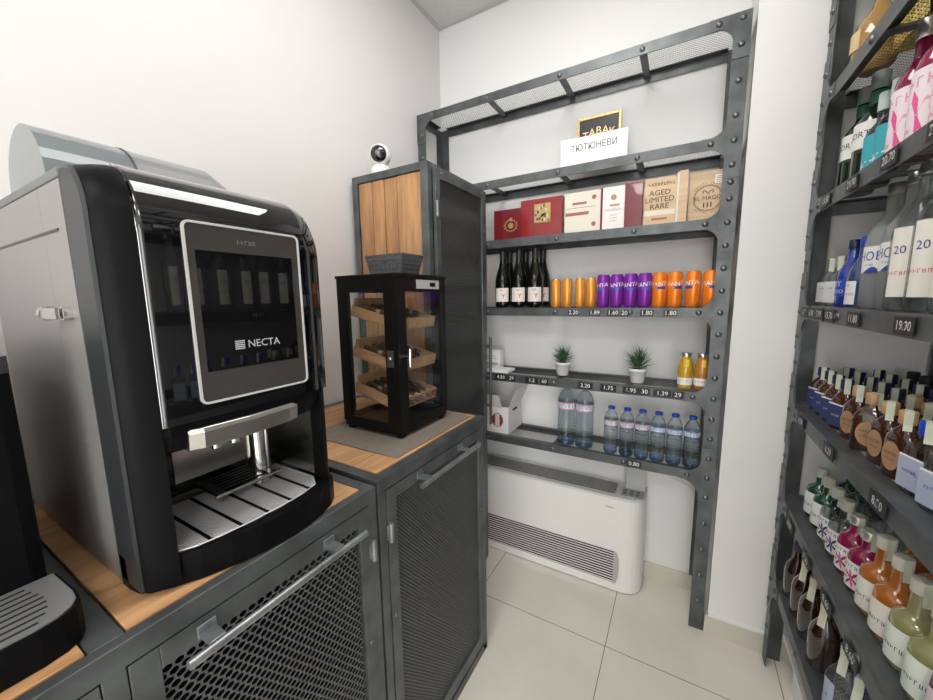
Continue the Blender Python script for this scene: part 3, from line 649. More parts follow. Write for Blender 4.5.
t.part('nameplate', MB().box(-.268, -.232, FY0-.0015, FY0, .438, .444), M_fcg)
single('cable', MB().tube([(-.20, 1.9875, .60), (.0, 1.9875, .575), (.07, 1.9875, .545), (.11, 1.9875, .50), (.13, 1.9875, .44)], .002), M_wallb, 'thin white cable on the back wall beside the fan coil unit', 'cable', (0, 1.9875, .55))

# ------------------------------------------------------------------ goods on the back shelving unit
zs = back_levels
# sign and card
t = Thing('tobacco_sign', 'small black picture sign in a gold frame on the second shelf', 'sign', (-.372, 1.862, zs[1]))
t.part('board', MB().box(-.455, -.287, 1.860, 1.866, zs[1]+.012, zs[1]+.218), mat('sign_black', (.018, .018, .022), .35))
fm = MB(); 
for a, b, c, e in ((-.467, -.455, .0, .230), (-.287, -.275, .0, .230), (-.455, -.287, .218, .230), (-.455, -.287, 0, .012)): fm.box(a, b, 1.856, 1.876, zs[1]+c, zs[1]+e)
t.part('frame', fm, mat('gold_frame', (.62, .45, .20), .35, .4, noise=.5, nscale=150), bevel=.002)
tx = MB()
for i, ch in enumerate('TABAK'):
    u = (i-2)*.029; tx.text(ch, .046, (lambda u: (lambda a, c: (-.371+u+a*1.0, 1.8595, zs[1]+.163-12*u*u*.35+c*1.0)))(u))
t.part('lettering', tx, mat('gold_letters', (.75, .55, .25), .4, .3))
t = Thing('paper_sign', 'white paper strip with printed word leaning before the black sign', 'sign', (-.39, 1.845, zs[1]))
t.part('sheet', MB().box(-.537, -.245, 1.8435, 1.8445, zs[1]+.0005, zs[1]+.145), M_paper)
t.part('lettering', MB().text('ТЮТЮНЕВИ', .040, lambda a, c: (-.388+a*.85, 1.8430, zs[1]+.098+c)), mat('print_grey', (.10, .10, .11), .7))
# cigar boxes
z3 = zs[2]+.0005
def face_text(mb, s, size, x, y, z, m=1, sx=1.): return mb.text(s, size, lambda a, c: (x+a*sx, y, z+c), m)
M_burg = mat('burgundy_lacquer', (.16, .012, .018), .25, coat=.5); M_red = mat('deep_red_lacquer', (.25, .010, .014), .22, coat=.5)
M_goldp = mat('gold_print', (.50, .36, .14), .35, .5); M_ply = wood('pale_cigar_wood', (.52, .35, .20), (.72, .53, .34), 1.0, 'X'); M_cream = mat('cream_paper', (.74, .70, .60), .6)
def cbox(name, label, x0, x1, h, y, dep, mats, deco, cat='box', tilt=0):
    t = Thing(name, label, cat, ((x0+x1)/2, y+dep/2, z3)); bo = t.part('case', MB().box(x0, x1, y, y+dep, z3, z3+h), mats[0], bevel=.0015)
    mb = MB(); deco(mb, x0, x1, y-.0006, z3, z3+h); t.part('print', mb, list(mats[1:])); return t
def d_crest(mb, x0, x1, y, z0, z1):
    cx, cz = (x0+x1)/2+.005, (z0+z1)/2-.005
    for a in range(12): an = 2*PI*a/12; mb.cyl((cx+.028*math.cos(an), y+.0004, cz+.026*math.sin(an)), (cx+.038*math.cos(an+.5), y+.0004, cz+.030*math.sin(an+.5)), .0022, n=6)
    mb.cyl((cx, y+.0005, cz), (cx, y-.0004, cz), .014, n=16); mb.cyl((cx, y+.0005, cz+.03), (cx, y-.0004, cz+.03), .009, n=12)
cbox('cigar_box', 'flat burgundy cigar box with a round gold crest, first on the third shelf', -.868, -.690, .152, 1.800, .03, (M_burg, M_goldp), d_crest)
def d_plate(mb, x0, x1, y, z0, z1):
    mb.box(x0+.070, x1-.055, y-.001, y+.0004, z0+.065, z1-.025)
    for k in range(26): u, v = random.uniform(x0+.075, x1-.062), random.uniform(z0+.072, z1-.032); mb.box(u-.004, u+.005, y-.0016, y-.001, v-.006, v+.006, 1+k % 2)
    mb.box(x0+.068, x0+.0705, y-.001, y, z0, z1, 1)
cbox('cigar_box', 'glossy red cigar box with a square gilded picture on its lid', -.712, -.507, .176, 1.778, .034, (M_red, M_goldp, mat('tarnish', (.08, .06, .06), .4), mat('pale_gold', (.72, .60, .40), .4)), d_plate)
def d_cream(mb, x0, x1, y, z0, z1):
    mb.box(x0+.004, x1-.05, y-.0004, y+.0004, z0+.078, z0+.092)
    for u, v in ((x1-.028, z1-.03), (x1-.028, z0+.035)): mb.cyl((u, y+.0004, v), (u, y-.0004, v), .010, n=14)
    mb.box(x0+.01, x1-.02, y-.0002, y+.0004, z0+.110, z0+.112); mb.box(x0+.035, x1-.06, y-.0003, y+.0004, z1-.055, z1-.045)
cbox('cigar_box', 'cream cigar box with a small red ribbon print across it', -.497, -.338, .180, 1.785, .03, (M_cream, mat('faded_red', (.40, .12, .10), .5)), d_cream)
def d_white(mb, x0, x1, y, z0, z1):
    mb.box(x0+.03, x1-.02, y-.0003, y+.0004, z0+.098, z0+.106); face_text(mb, 'DON DIEGO', .016, (x0+x1)/2+.004, y-.0004, z0+.083, 0)
    mb.cyl(((x0+x1)/2, y+.0004, z1-.045), ((x0+x1)/2, y-.0004, z1-.045), .012, n=14)
    for k in range(3): mb.box(x0+.03, x1-.03, y-.0003, y+.0004, z0+.060-k*.012, z0+.062-k*.012)
t = cbox('cigar_box', 'white fronted cigar box with burgundy side panel and thin printed lines', -.328, -.238, .180, 1.780, .03, (mat('white_card', (.80, .78, .76), .5), mat('ochre_print', (.42, .28, .20), .6)), d_white)
t.part('side_panel', MB().box(-.2375, -.168, 1.776, 1.812, z3, z3+.186), M_burg, bevel=.0015); t.part('side_panel', MB().box(-.337, -.3285, 1.781, 1.810, z3, z3+.180), M_burg)
def d_aged(mb, x0, x1, y, z0, z1):
    for k, s in enumerate(('AGED', 'LIMITED', 'RARE')): face_text(mb, s, .030, x0+.058, y-.0003, z0+.128-.027*k, 0)
    face_text(mb, 'Don Diego', .020, x0+.065, y-.0003, z0+.162, 0); mb.box(x0+.002, x1-.002, y-.0002, y+.0004, z0+.040, z0+.060, 1); mb.box(x0+.03, x1-.03, y-.0003, y+.0004, z0+.022, z0+.029, 2)
cbox('cigar_box', 'pale wooden cigar box with three lines of large black lettering', -.163, -.045, .188, 1.784, .034, (M_ply, M_ink, M_cream, mat('faded_red', (.40, .12, .10), .5)), d_aged)
t = Thing('cigar_box', 'narrow pale wooden box standing edge on beside the round stamped box', 'box', (-.018, 1.795, z3))
t.part('case', MB().box(-.036, -.006, 1.775, 1.812, z3, z3+.200), M_ply, bevel=.001); t.part('paper_band', MB().box(-.0445, -.0362, 1.776, 1.811, z3, z3+.197), M_cream)
def d_mago(mb, x0, x1, y, z0, z1):
    cx, cz = (x0+x1)/2-.003, (z0+z1)/2-.008
    for r_ in (.050, .0465):
        for a in range(36): a0, a1 = 2*PI*a/36, 2*PI*(a+1)/36; mb.add([(cx+r_*math.cos(a0), y-.0003, cz+r_*math.sin(a0)), (cx+r_*math.cos(a1), y-.0003, cz+r_*math.sin(a1)), (cx+(r_-.0016)*math.cos(a1), y-.0003, cz+(r_-.0016)*math.sin(a1)), (cx+(r_-.0016)*math.cos(a0), y-.0003, cz+(r_-.0016)*math.sin(a0))], [(0, 1, 2, 3)])
    face_text(mb, 'EL MAGO', .0215, cx, y-.0003, cz, 0)
    for sx in (-1, 1): mb.tube([(cx, y-.0002, cz+.016), (cx+sx*.006, y-.0002, cz+.026), (cx+sx*.014, y-.0002, cz+.030), (cx+sx*.019, y-.0002, cz+.024), (cx+sx*.014, y-.0002, cz+.019)], .0013, 5)
    for k in (-1, 0, 1): mb.box(cx+k*.012-.002, cx+k*.012+.002, y-.0003, y+.0002, cz-.034, cz-.016)
    for word, base in (('IHIHTI IHITIH', 90), ('HITIHI HITH', -90)):
        n = len(word)
        for i, ch in enumerate(word):
            an = R(base+(1 if base < 0 else -1)*(i-(n-1)/2)*9.0); ux, uz = math.cos(an), math.sin(an); sg = 1 if base > 0 else -1
            mb.text(ch, .010, (lambda ux, uz, sg: (lambda a, c: (cx+.0565*ux+sg*(a*uz+c*ux), y-.0003, cz+.0565*uz+sg*(-a*ux+c*uz))))(ux, uz, sg), 0)
    mb.box(x1-.052, x1-.002, y-.0008, y+.0002, z1-.050, z1-.018, 1)
    for k in range(4): mb.box(x1-.048, x1-.006, y-.0010, y-.0008, z1-.046+k*.0065, z1-.0445+k*.0065, 0)
cbox('cigar_box', 'light wooden cigar box with a large round black stamp and white sticker', -.003, .136, .190, 1.800, .04, (M_ply, mat('stamp_black', (.03, .02, .015), .6), M_paper), d_mago)

# cans
z4 = zs[3]+.0005
def can(top, col, accent, txt, r=.0282, h=.146):
    t = Thing('soda_can', 'x', 'can', (0, 0, 0), local=True)
    t.part('body', MB().lathe([(r*.78, 0), (r*.84, .003), (r, .010), (r, h-.012), (r*.82, h-.002), (r*.82, h)], n=24), col)
    t.part('lid', MB().lathe([(r*.80, h+.0002), (r*.80, h+.0012), (r*.72, h+.0013), (r*.70, h-.001), (.001, h-.001)], n=20).box(-.006, .006, -.012, .006, h-.001, h+.001), top)
    if txt:
        l = MB(); rr = r+.0004
        def cy(a, c): an = a/rr; return (math.sin(an)*rr, -math.cos(an)*rr, .098+c)
        l.wrap(rr-.0001, .076, .088, -.5, .62, 1, 8)
        l.text(txt, .025, lambda a, c: (lambda p: (p[0]*1.008, p[1]*1.008, p[2]))(cy(a, c+a*.12)), 0)
        t.part('label', l, [M_chalk, accent])
    return Pool(t.e)
M_org = mat('orange_can', (.88, .235, .02), .28, .25); M_pur = mat('purple_can', (.22, .03, .36), .28, .25); M_navy = mat('navy_print', (.03, .07, .35), .4); M_al = mat('can_silver', (.62, .62, .62), .25, .9)
M_org2 = mat('amber_orange_can', (.80, .33, .05), .3, .35)
P1 = can(M_al, M_org2, M_navy, None, r=.0235, h=.134); P2 = can(M_pur, M_pur, mat('blue_print', (.05, .10, .50), .4), 'FANTA'); P3 = can(M_org, M_org, M_navy, 'FANTA')
od = ['first', 'second', 'third', 'fourth', 'fifth', 'sixth', 'seventh', 'eighth', 'ninth']
CY = 1.800
def px2x(px, y, z):
    """where the line of sight of image column px meets depth y at height z (layout helper)"""
    d = rt*((px-466.5)/F_PX)+dn*(-(0))+fw
    lo_, hi_ = -3., 3.
    for _ in range(40):
        mid = (lo_+hi_)/2; q = Vector((mid, y, z-CAM_H)); u = q.dot(rt)/q.dot(fw)*F_PX+466.5
        if u < px: lo_ = mid
        else: hi_ = mid
    return lo_
for i, (x_, y_) in enumerate(((-.535, 1.800), (-.482, 1.806), (-.421, 1.800), (-.372, 1.812))): P1.put((x_, y_, z4), R(20), 'plain orange can with silver rim, %s from the wine bottles' % od[i], 'plain orange cans')
for i, x_ in enumerate((-.316, -.258, -.201, -.144)): P2.put((x_, CY, z4), R((-28, -2, -4, 10)[i]), 'purple soda can with white lettering, %s of the purple ones from the left' % od[i], 'purple soda cans')
for i, x_ in enumerate((-.087, -.030, .035, .0955)): P3.put((x_, CY, z4), R((12, 22, -40, 18)[i]), 'bright orange soda can with white lettering, %s after the purple cans' % od[i], 'orange soda cans')

# ---- bottles
def bottle(name, cat, prof, glass, cap_prof, cap_mat, n=24, sx=1., sy=1., power=2., liquid=None, liq_prof=None, labels=(), extras=()):
    t = Thing(name, 'x', cat, (0, 0, 0), local=True)
    t.part('glass', MB().lathe(prof, n=n, sx=sx, sy=sy, power=power), glass)
    if liquid: t.part('liquid', MB().lathe(liq_prof, n=n, sx=sx, sy=sy, power=power), liquid)
    t.part('cap', MB().lathe(cap_prof, n=16), cap_mat)
    for nm, fn, ms in labels:
        mb = MB(); fn(mb); t.part(nm, mb, ms)
    return t
def lab(r, z0, z1, w_, txts=(), sx=1., sy=1.):
    """label round the front; txts: (string, size, z, mat index, x offset)"""
    def f(mb):
        mb.wrap(r, z0, z1, -w_, w_, 0, 12, sx, sy)
        for s, size, z, m, xo in txts:
            mb.text(s, size, lambda a, c: (math.sin((a+xo)/(r))*(r*1.006*sx), -math.cos((a+xo)/(r))*r*1.012*sy, z+c), m)
    return f
def strip(r, z0, z1, a0, wd, zc_top=None, rt_=None):
    """tax strip over the cap and down the neck"""
    def f(mb):
        hw = wd/2
        for (ra, za), (rb, zb_) in zip(z0, z0[1:]):
            vs = []
            for rr, z in ((ra, za), (rb, zb_)):
                for s in (-1, 1): 
                    ux, uy = math.sin(a0), -math.cos(a0); vs.append((ux*rr-uy*s*hw*-1, uy*rr+ux*s*hw*-1*-1, z))
            mb.add([vs[0], vs[1], vs[3], vs[2]], [(0, 1, 2, 3)])
    return f
M_strip = mat('tax_strip', (.62, .66, .52), .7); M_wht_lab = mat('white_label', (.82, .82, .80), .5)

# sparkling wine, on the fourth shelf
M_dkgl = mat('dark_green_glass', (.003, .004, .003), .08, spec=.5)
wp = [(.030, 0), (.038, .004), (.0395, .02), (.0395, .135), (.034, .165), (.022, .205), (.0150, .24), (.0140, .278)]
W = Pool(bottle('wine_bottle', 'bottle', wp, M_dkgl, [(.0165, .2385), (.0172, .27), (.0178, .284), (.0165, .297), (.006, .300)], mat('black_foil', (.015, .014, .015), .4),
    labels=(('label', lab(.0400, .030, .100, .95, (('BIO', .012, .088, 1, 0), ('Y', .030, .058, 1, .008))), (mat('pinkish_label', (.74, .66, .62), .6), M_ink)),)).e)
for i, (px, y) in enumerate(((503, 1.800), (519, 1.800), (535, 1.800), (509.5, 1.900), (525.5, 1.900), (542.5, 1.900))):
    W.put((px2x(px, y, 1.5), y, z4), R(15), ('%s dark wine bottle of the front row of three, pale label' % ('left', 'middle', 'right')[i]) if i < 3 else '%s dark wine bottle of the row behind, half hidden' % ('left', 'middle', 'right')[i-3], 'dark wine bottles on the fourth shelf')
t = Thing('wooden_crate', 'wooden framed wine crate at the left end of the fourth shelf', 'crate', (-1.04, 1.86, z4))
t.part('frame', MB().box(-1.16, -.985, 1.782, 1.95, z4, z4+.010).box(-.993, -.985, 1.782, 1.95, z4+.01, z4+.262).box(-1.16, -.985, 1.782, 1.95, z4+.262, z4+.272).box(-1.16, -.993, 1.942, 1.95, z4+.01, z4+.262), wood('crate_wood', (.50, .36, .20), (.66, .50, .32), 1., 'Z'))
t.part('lining', MB().box(-1.158, -.994, 1.938, 1.9415, z4+.011, z4+.26), M_dark)

# plants
z5 = zs[4]+.0005
def plant(label, x, y, sc, seed):
    random.seed(seed); t = Thing('potted_plant', label, 'plant', (x, y, z5))
    t.part('pot', MB().lathe([(.027, 0), (.029, .004), (.036, .052), (.039, .053), (.040, .066), (.035, .067), (.034, .060)], (x, y, z5), 24), M_white)
    t.part('soil', MB().lathe([(.0335, .056), (.033, .060), (.001, .060)], (x, y, z5), 16), mat('soil', (.03, .025, .02), .9))
    lf = MB()
    for k in range(150):
        a = random.uniform(0, 2*PI); el = random.uniform(.15, 1.45); L_ = random.uniform(.045, .078)*sc; b0 = Vector((x+random.uniform(-.014, .014), y+random.uniform(-.014, .014), z5+.060))
        stem_h = random.uniform(0, .045)*sc; b0 = b0+Vector((0, 0, stem_h)); d_ = Vector((math.cos(a)*math.cos(el), math.sin(a)*math.cos(el), math.sin(el)))
        sd_ = Vector((-math.sin(a), math.cos(a), 0))*.0022; p1 = b0+d_*L_*.55; p2 = b0+d_*L_+Vector((math.cos(a), math.sin(a), -.3))*.004
        up = d_.cross(sd_).normalized()*.0008
        lf.add([b0-sd_*.5, b0+sd_*.5, p1+sd_, p1-sd_, p2, p1+up*2], [(0, 1, 5), (1, 2, 5), (2, 4, 5), (4, 3, 5), (3, 0, 5), (0, 3, 4, 2, 1)], k % 3)
    t.part('foliage', lf, [mat('leaf_green', (.045, .13, .055), .5), mat('leaf_dark', (.02, .07, .035), .5), mat('leaf_light', (.13, .24, .12), .5)])
plant('small potted grass plant in white pot, behind the large water bottles', -.512, 1.862, .92, 3)
plant('bushier potted grass plant in white pot, nearer the juice bottles', -.160, 1.845, 1.05, 5)
# juice bottles
jp = [(.024, 0), (.027, .004), (.0275, .012), (.0275, .050), (.029, .075), (.0275, .100), (.020, .124), (.0175, .132), (.0175, .140)]
def jlab(mb):
    mb.wrap(.0292, .018, .050, -1.5, 1.5, 0, 14, .97, .97); mb.wrap(.0296, .090, .128, .1, .62, 2, 4, .93, .93)
    mb.text('CAPPY', .014, lambda a, c: (math.sin(a/.029)*.0290, -math.cos(a/.029)*.0290, .036+c), 1)
for nm, col, l_ in (('yellow', (.72, .42, .02), 'yellow juice bottle with silver lid, left of the pair by the post'), ('amber', (.62, .25, .03), 'amber juice bottle with silver lid, right of the pair by the post')):
    jb = bottle('juice_bottle', 'bottle', jp, mat('juice_'+nm, col, .08, coat=1., trans=.25, ior=1.35), [(.0195, .1402), (.0200, .152), (.0185, .154), (.001, .154)], M_al, labels=(('label', jlab, (M_wht_lab, mat('juice_print_'+nm, (.70, .45, .02) if nm == 'yellow' else (.55, .12, .03), .5), mat('yellow_strip', (.80, .62, .05), .5))),))
    x_, y_ = (.028, 1.812) if nm == 'yellow' else (.087, 1.820)
    jb.e.location = (x_, y_, z5); jb.e['label'] = l_; jb.e['group'] = 'juice bottles'; jb.e.rotation_euler = (0, 0, R(-10))
# papers at left of shelf five
t = Thing('leaflet_stack', 'small stack of white leaflets at the left end of the fifth shelf', 'leaflets', (-.83, 1.81, z5))
t.part('sheets', MB().box(-.905, -.775, 1.765, 1.865, z5, z5+.014), M_paper, bevel=.001)
t = Thing('brochure_box', 'upright white brochure box behind the leaflets by the mesh cabinet', 'box', (-.93, 1.90, z5))
t.part('case', MB().box(-.985, -.872, 1.88, 1.93, z5, z5+.105), M_paper, bevel=.001)
t.part('print', MB().box(-.975, -.885, 1.8790, 1.8798, z5+.02, z5+.030).box(-.975, -.895, 1.8790, 1.8798, z5+.05, z5+.055).box(-.975, -.90, 1.8790, 1.8798, z5+.065, z5+.070), mat('print_faint', (.45, .45, .46), .6))

# water bottles
z6 = zs[5]+.0005
M_pet = glassy('water_bottle_plastic', (.90, .955, .985), .4, 1.2, 1.4)
M_blue = mat('blue_cap', (.01, .06, .42), .35); M_blue_tr = glassy('blue_base_tint', (.62, .76, .95), .5, 1.2, 1.45)
def water(h, r, pinkband, rw):
    rr = r; ribs = []
    pr = [(rr*.55, .004), (rr*.80, 0.0), (rr*.96, .006), (rr, .018)]
    z = .026; zt_ = h*.50
    while z < zt_: pr += [(rr, z), (rr*.955, z+.005), (rr, z+.010)]; z += h*.062
    pr += [(rr*.93, h*.52), (rr*.99, h*.58), (rr*1.0, h*.60), (rr*1.0, h*.74), (rr*.97, h*.78), (rr*.74, h*.86), (rr*.42, h*.915), (.0125, h*.925), (.0125, h*.945)]
    def l_(mb):
        R_ = rr*1.012; mb.wrap(R_, h*.615, h*.725, -PI, PI, 0, 28)
        mb.wrap(R_*1.006, h*.615, h*.630, -PI, PI, 2, 28); mb.wrap(R_*1.006, h*.708, h*.725, -PI, PI, 2, 28)
        for q in (0., 2.09, -2.09): mb.text('DEVIN', h*.092, lambda a, c, q=q: (math.sin(a/R_+q)*R_*1.008, -math.cos(a/R_+q)*R_*1.008, h*.670+c), 1)
    t = bottle('water_bottle', 'bottle', pr, M_pet, [(.0145, h*.945), (.0155, h*.95), (.0155, h*.992), (.014, h), (.001, h)], M_blue, n=28,
        labels=(('label', l_, (mat('water_label_white', (.75, .77, .80), .5), M_navy, mat('band_'+rw, (.72, .30, .36) if pinkband else (.10, .22, .55), .5))),))
    t.part('tinted_base', MB().lathe([(rr*.5, .006), (rr*.76, .003), (rr*.9, .008), (rr*.93, .022), (rr*.5, .028)], n=20), M_blue_tr)
    return Pool(t.e)
WL = water(.305, .0425, True, 'pink'); WS1 = water(.226, .0305, True, 'pink'); WS2 = water(.226, .0305, False, 'blue')
for i, (px, y) in enumerate(((-.470, 1.800), (-.382, 1.800))): WL.put((px, y, z6), R(4+12*i), 'large water bottle, %s of the tall pair' % ('left', 'right')[i], 'large water bottles')
for i, px in enumerate((-.258, -.189, -.125)): WS1.put((px, 1.790, z6), R(32-16*i), 'small blue capped water bottle with pink edged label, %s of three' % ('left', 'middle', 'right')[i], 'small pink labelled water bottles')
for i, px in enumerate((-.061, .003, .068)): WS2.put((px, 1.790, z6), R(-8+8*i), 'small blue capped water bottle with blue edged label, %s of three' % ('left', 'middle', 'right')[i], 'small blue labelled water bottles')
# carton
t = Thing('carton_box', 'open white carton with a dark red round mark on the bottom shelf', 'box', (-.85, 1.85, z6))
M_cart = mat('white_carton', (.74, .72, .70), .7)
c0, c1, c2, c3, ch = -.945, -.775, 1.775, 1.965, .150
cm = MB()
for a, b, c, e in ((c0, c1, c2, c2+.003), (c0, c1, c3-.003, c3), (c0, c0+.003, c2+.003, c3-.003), (c1-.003, c1, c2+.003, c3-.003)): cm.box(a, b, c, e, z6, z6+ch)
cm.box(c0+.003, c1-.003, c2+.003, c3-.003, z6, z6+.003)
bd = t.part('body', cm, M_cart)
t.part('flap', MB().obox((c0+.075, c2-.018, z6+ch+.030), (.115, .0025, .085), Matrix.Rotation(R(28), 3, 'X')), M_cart, parent=bd)
t.part('flap', MB().obox((c1+.022, (c2+c3)/2, z6+ch+.050), (.0025, c3-c2-.01, .11), Matrix.Rotation(R(22), 3, 'Y')), M_cart, parent=bd)
t.part('handle_slot', MB().box(c1+.0002, c1+.0008, c2+.06, c2+.12, z6+.115, z6+.128), M_dark, parent=bd)
pm = MB()
pts = [(c0+.105+.034*math.cos(2*PI*k/20), z6+.072+.040*math.sin(2*PI*k/20)) for k in range(20)]
pm.prism(pts, 'y', c2-.0008, c2-.0002); pm.box(c0+.092, c0+.118, c2-.0014, c2-.0008, z6+.036, z6+.108, 1)
t.part('emblem', pm, [mat('dark_red_ink', (.22, .03, .04), .6), mat('pale_label', (.62, .56, .52), .6)])

# ------------------------------------------------------------------ goods on the right shelving unit
RF = -PI/2
XF = RS_X+.078                                           # front row centre line
def rs(k): return right_levels[k]+.0005
def tax(mb, r, zt2, zcap, znk, wd, m=0, a0=1.0, flare=0.004):
    """tax strip: over the cap top and down one side"""
    ux, uy = math.sin(a0), -math.cos(a0); px_, py_ = -uy*wd/2, ux*wd/2
    path = [(-r*.6, zt2+.0008), (r*1.05, zt2+.0008), (r*1.08, zcap), (r*1.0+flare, znk)]
    for (ra, za), (rb, zb_) in zip(path, path[1:]):
        mb.add([(ux*ra-px_, uy*ra-py_, za), (ux*ra+px_, uy*ra+py_, za), (ux*rb+px_, uy*rb+py_, zb_), (ux*rb-px_, uy*rb-py_, zb_)], [(0, 1, 2, 3)], m)
# small flask bottle, .142 tall
fl = [(.90, 0), (1.0, .005), (1.0, .072), (.93, .086), (.62, .100), (.38, .108), (.34, .114)]
def flask(glass, capm, labm, ink, txts, oval=False, cap_h=.028, sc=1.05, wide=.0325, kind='spirit_flask', nostrip=False, liquid=None, band=None):
    pr = [(wide*a, z*sc) for a, z in fl]; h0 = .1145*sc
    def lb(mb):
        if oval:
            n = 18; vs = [(0, -1.003*wide*.62*1.0-.0006, .046*sc)]
            pts = [(math.cos(2*PI*i/n)*wide*.70, .046*sc+math.sin(2*PI*i/n)*.030*sc) for i in range(n)]
            mb.add([(x_, -wide*.62-.0006+.0, z_) for x_, z_ in pts], [tuple(range(n))], 0)
        else:
            mb.box(-wide*.84, wide*.84, -wide*.62-.0008, -wide*.62-.0001, .010*sc, .072*sc, 0)
            if band: mb.box(-wide*.80, wide*.80, -wide*.62-.0012, -wide*.62-.0008, .069*sc, .073*sc, 2)
        for s, size, z in txts: mb.text(s, size, lambda a, c: (a, -wide*.62-.0015, z*sc+c), 1)
    ms = [labm, ink]+([band] if band else [])
    t = bottle(kind, 'bottle', pr, glass, [(.0135, h0), (.0140, h0+.002), (.0140, h0+cap_h-.002), (.012, h0+cap_h), (.001, h0+cap_h)], capm, n=24, sy=.62, power=3.2,
        labels=(('label', lb, ms),)+(() if nostrip else (('tax_strip', lambda mb: tax(mb, .0140, h0+cap_h, h0, h0-.012, .013), [M_strip]),)))
    return Pool(t.e)
M_amb = mat('amber_spirit', (.10, .028, .008), .05, coat=1., trans=.35, ior=1.4); M_clr = glassy('clear_spirit', (.93, .955, .955), .3, 1.3, 1.5)
M_dbrn = mat('brown_glass', (.022, .007, .004), .05, coat=1.)
M_dk2 = mat('dark_amber_spirit', (.045, .014, .006), .05, coat=1.)
M_navycap = mat('navy_cap', (.008, .018, .07), .3); M_bluecap = mat('bright_blue_cap', (.01, .05, .45), .3); M_copper = mat('copper_cap', (.50, .30, .16), .45, .2)
M_kraft = mat('tan_label', (.42, .24, .13), .6); M_navlab = mat('navy_label', (.035, .05, .16), .5); M_silv = mat('silver_cap', (.60, .60, .58), .3, .8)
M_lab_bl = mat('pale_blue_label', (.42, .47, .60), .5)
FN = flask(M_amb, M_navycap, M_navlab, M_chalk, (('RAKIA', .010, .040),), band=M_chalk)
FA = flask(M_dk2, M_copper, M_kraft, M_ink, (('BRANDY', .010, .052), ('RESERVE', .007, .040)), oval=True)
FB = flask(M_clr, M_bluecap, M_lab_bl, M_navy, (('VODKA', .011, .044), ), band=M_chalk)
FK = flask(M_amb, M_ink, M_navlab, M_chalk, (), band=M_chalk, nostrip=True)
zD = rs(4); XD = RS_X+.060
yD = [1.648, 1.578, 1.509, 1.440, 1.352, 1.268, 1.182, 1.105, 1.026, .950, .87, .79, .71, .63, .55]
for i, y in enumerate(yD):
    rz = RF+R(16+random.uniform(-4, 4))
    if i < 4: FN.put((XD, y, zD), RF+R(22), 'navy capped amber spirit flask, %s in the front row from the far post' % od[i], 'navy capped flasks, front row')
    elif i < 8: FA.put((XD, y, zD), rz+(R(55) if i == 5 else 0), ['copper capped dark flask with oval tan label, next to the navy capped ones', 'copper capped dark flask turned sideways in the front row', 'copper capped dark flask with oval tan label, right of the turned one', 'copper capped dark flask with oval tan label, beside the clear blue capped flask'][i-4], 'copper capped flasks, front row')
    else: FB.put((XD, y, zD), rz, (['clear flask with bright blue cap beside the copper capped flasks', 'clear flask with bright blue cap, second towards the viewer', 'clear flask with bright blue cap, third towards the viewer']+['clear flask with bright blue cap, further towards the viewer']*4)[i-8], 'blue capped clear flasks, front row')
for r_ in range(1, 5):
    for j in range((0, 8, 6, 5, 4)[r_]):
        y = 1.668-.078*j+random.uniform(-.006, .006); x_ = XD+.070*r_+random.uniform(-.003, .003)
        rz = RF+R(random.uniform(-8, 8))
        if r_ == 1 and j > 4: FA.put((x_, y, zD), rz, 'copper capped flask standing just behind the front row', 'copper capped flasks behind the front row')
        elif (r_ > 2): FK.put((x_, y, zD), rz, 'black capped flask in the back rows by the wall', 'black capped flasks at the back')
        else: FN.put((x_, y, zD), rz, 'navy capped flask standing behind the front row', 'navy capped flasks behind the front row')
# shelf C: small vodka flasks, blue bottles, frosted litres
zC = rs(3)
FS = flask(M_clr, M_silv, M_wht_lab, M_navy, (('VODKA', .010, .052),), sc=1.06, cap_h=.030, wide=.036)
for i, (y, x_) in enumerate(((1.680, XD), (1.600, XD), (1.640, XD+.075))): FS.put((x_, y, zC), RF+R(10), ['silver capped clear flask beside the far post, white label', 'silver capped clear flask next to the blue bottles', 'silver capped clear flask behind the front pair'][i], 'silver capped clear flasks')
tb = [(.028, 0), (.0315, .005), (.0315, .085), (.028, .105), (.0145, .135), (.0125, .165)]
M_cobalt = mat('cobalt_glass', (.012, .04, .30), .05, coat=1.)
SB = Pool(bottle('blue_bottle', 'bottle', tb, M_cobalt, [(.0135, .165), (.0140, .167), (.0140, .190), (.012, .192)], M_navycap,
    labels=(('label', lab(.0320, .030, .080, .8, (('ET', .020, .066, 1, 0), ('ZCIO', .015, .044, 1, 0))), (mat('cobalt_label', (.02, .07, .42), .4), M_chalk)),)).e)
SV = Pool(bottle('small_bottle', 'bottle', tb, mat('blue_tinted_glass', (.06, .10, .28), .05, coat=1., trans=.4), [(.0135, .165), (.0140, .167), (.0140, .190), (.012, .192)], M_bluecap,
    labels=(('label', lab(.0320, .008, .072, .6, (('VK', .012, .060, 1, 0), ('FRESH', .012, .036, 2, 0))), (M_wht_lab, M_navy, mat('pink_print', (.65, .08, .20), .5))),)).e)
SB.put((XD+.004, 1.524, zC), RF+R(18), 'cobalt blue bottle with white lettering, next to the clear flasks', 'small blue bottles')
SV.put((XD+.008, 1.455, zC), RF+R(18), 'blue tinted bottle with narrow white label, next to the frosted bottles', 'blue tinted bottles')
SV.put((XD+.076, 1.500, zC), RF+R(18), 'blue tinted bottle in the second row behind the cobalt bottle', 'blue tinted bottles')
M_frost = mat('frosted_bottle', (.46, .48, .48), .38, trans=.45, ior=1.2)
bg = [(.040, 0), (.0455, .006), (.0455, .165), (.041, .192), (.024, .222), (.0170, .240), (.0165, .305)]
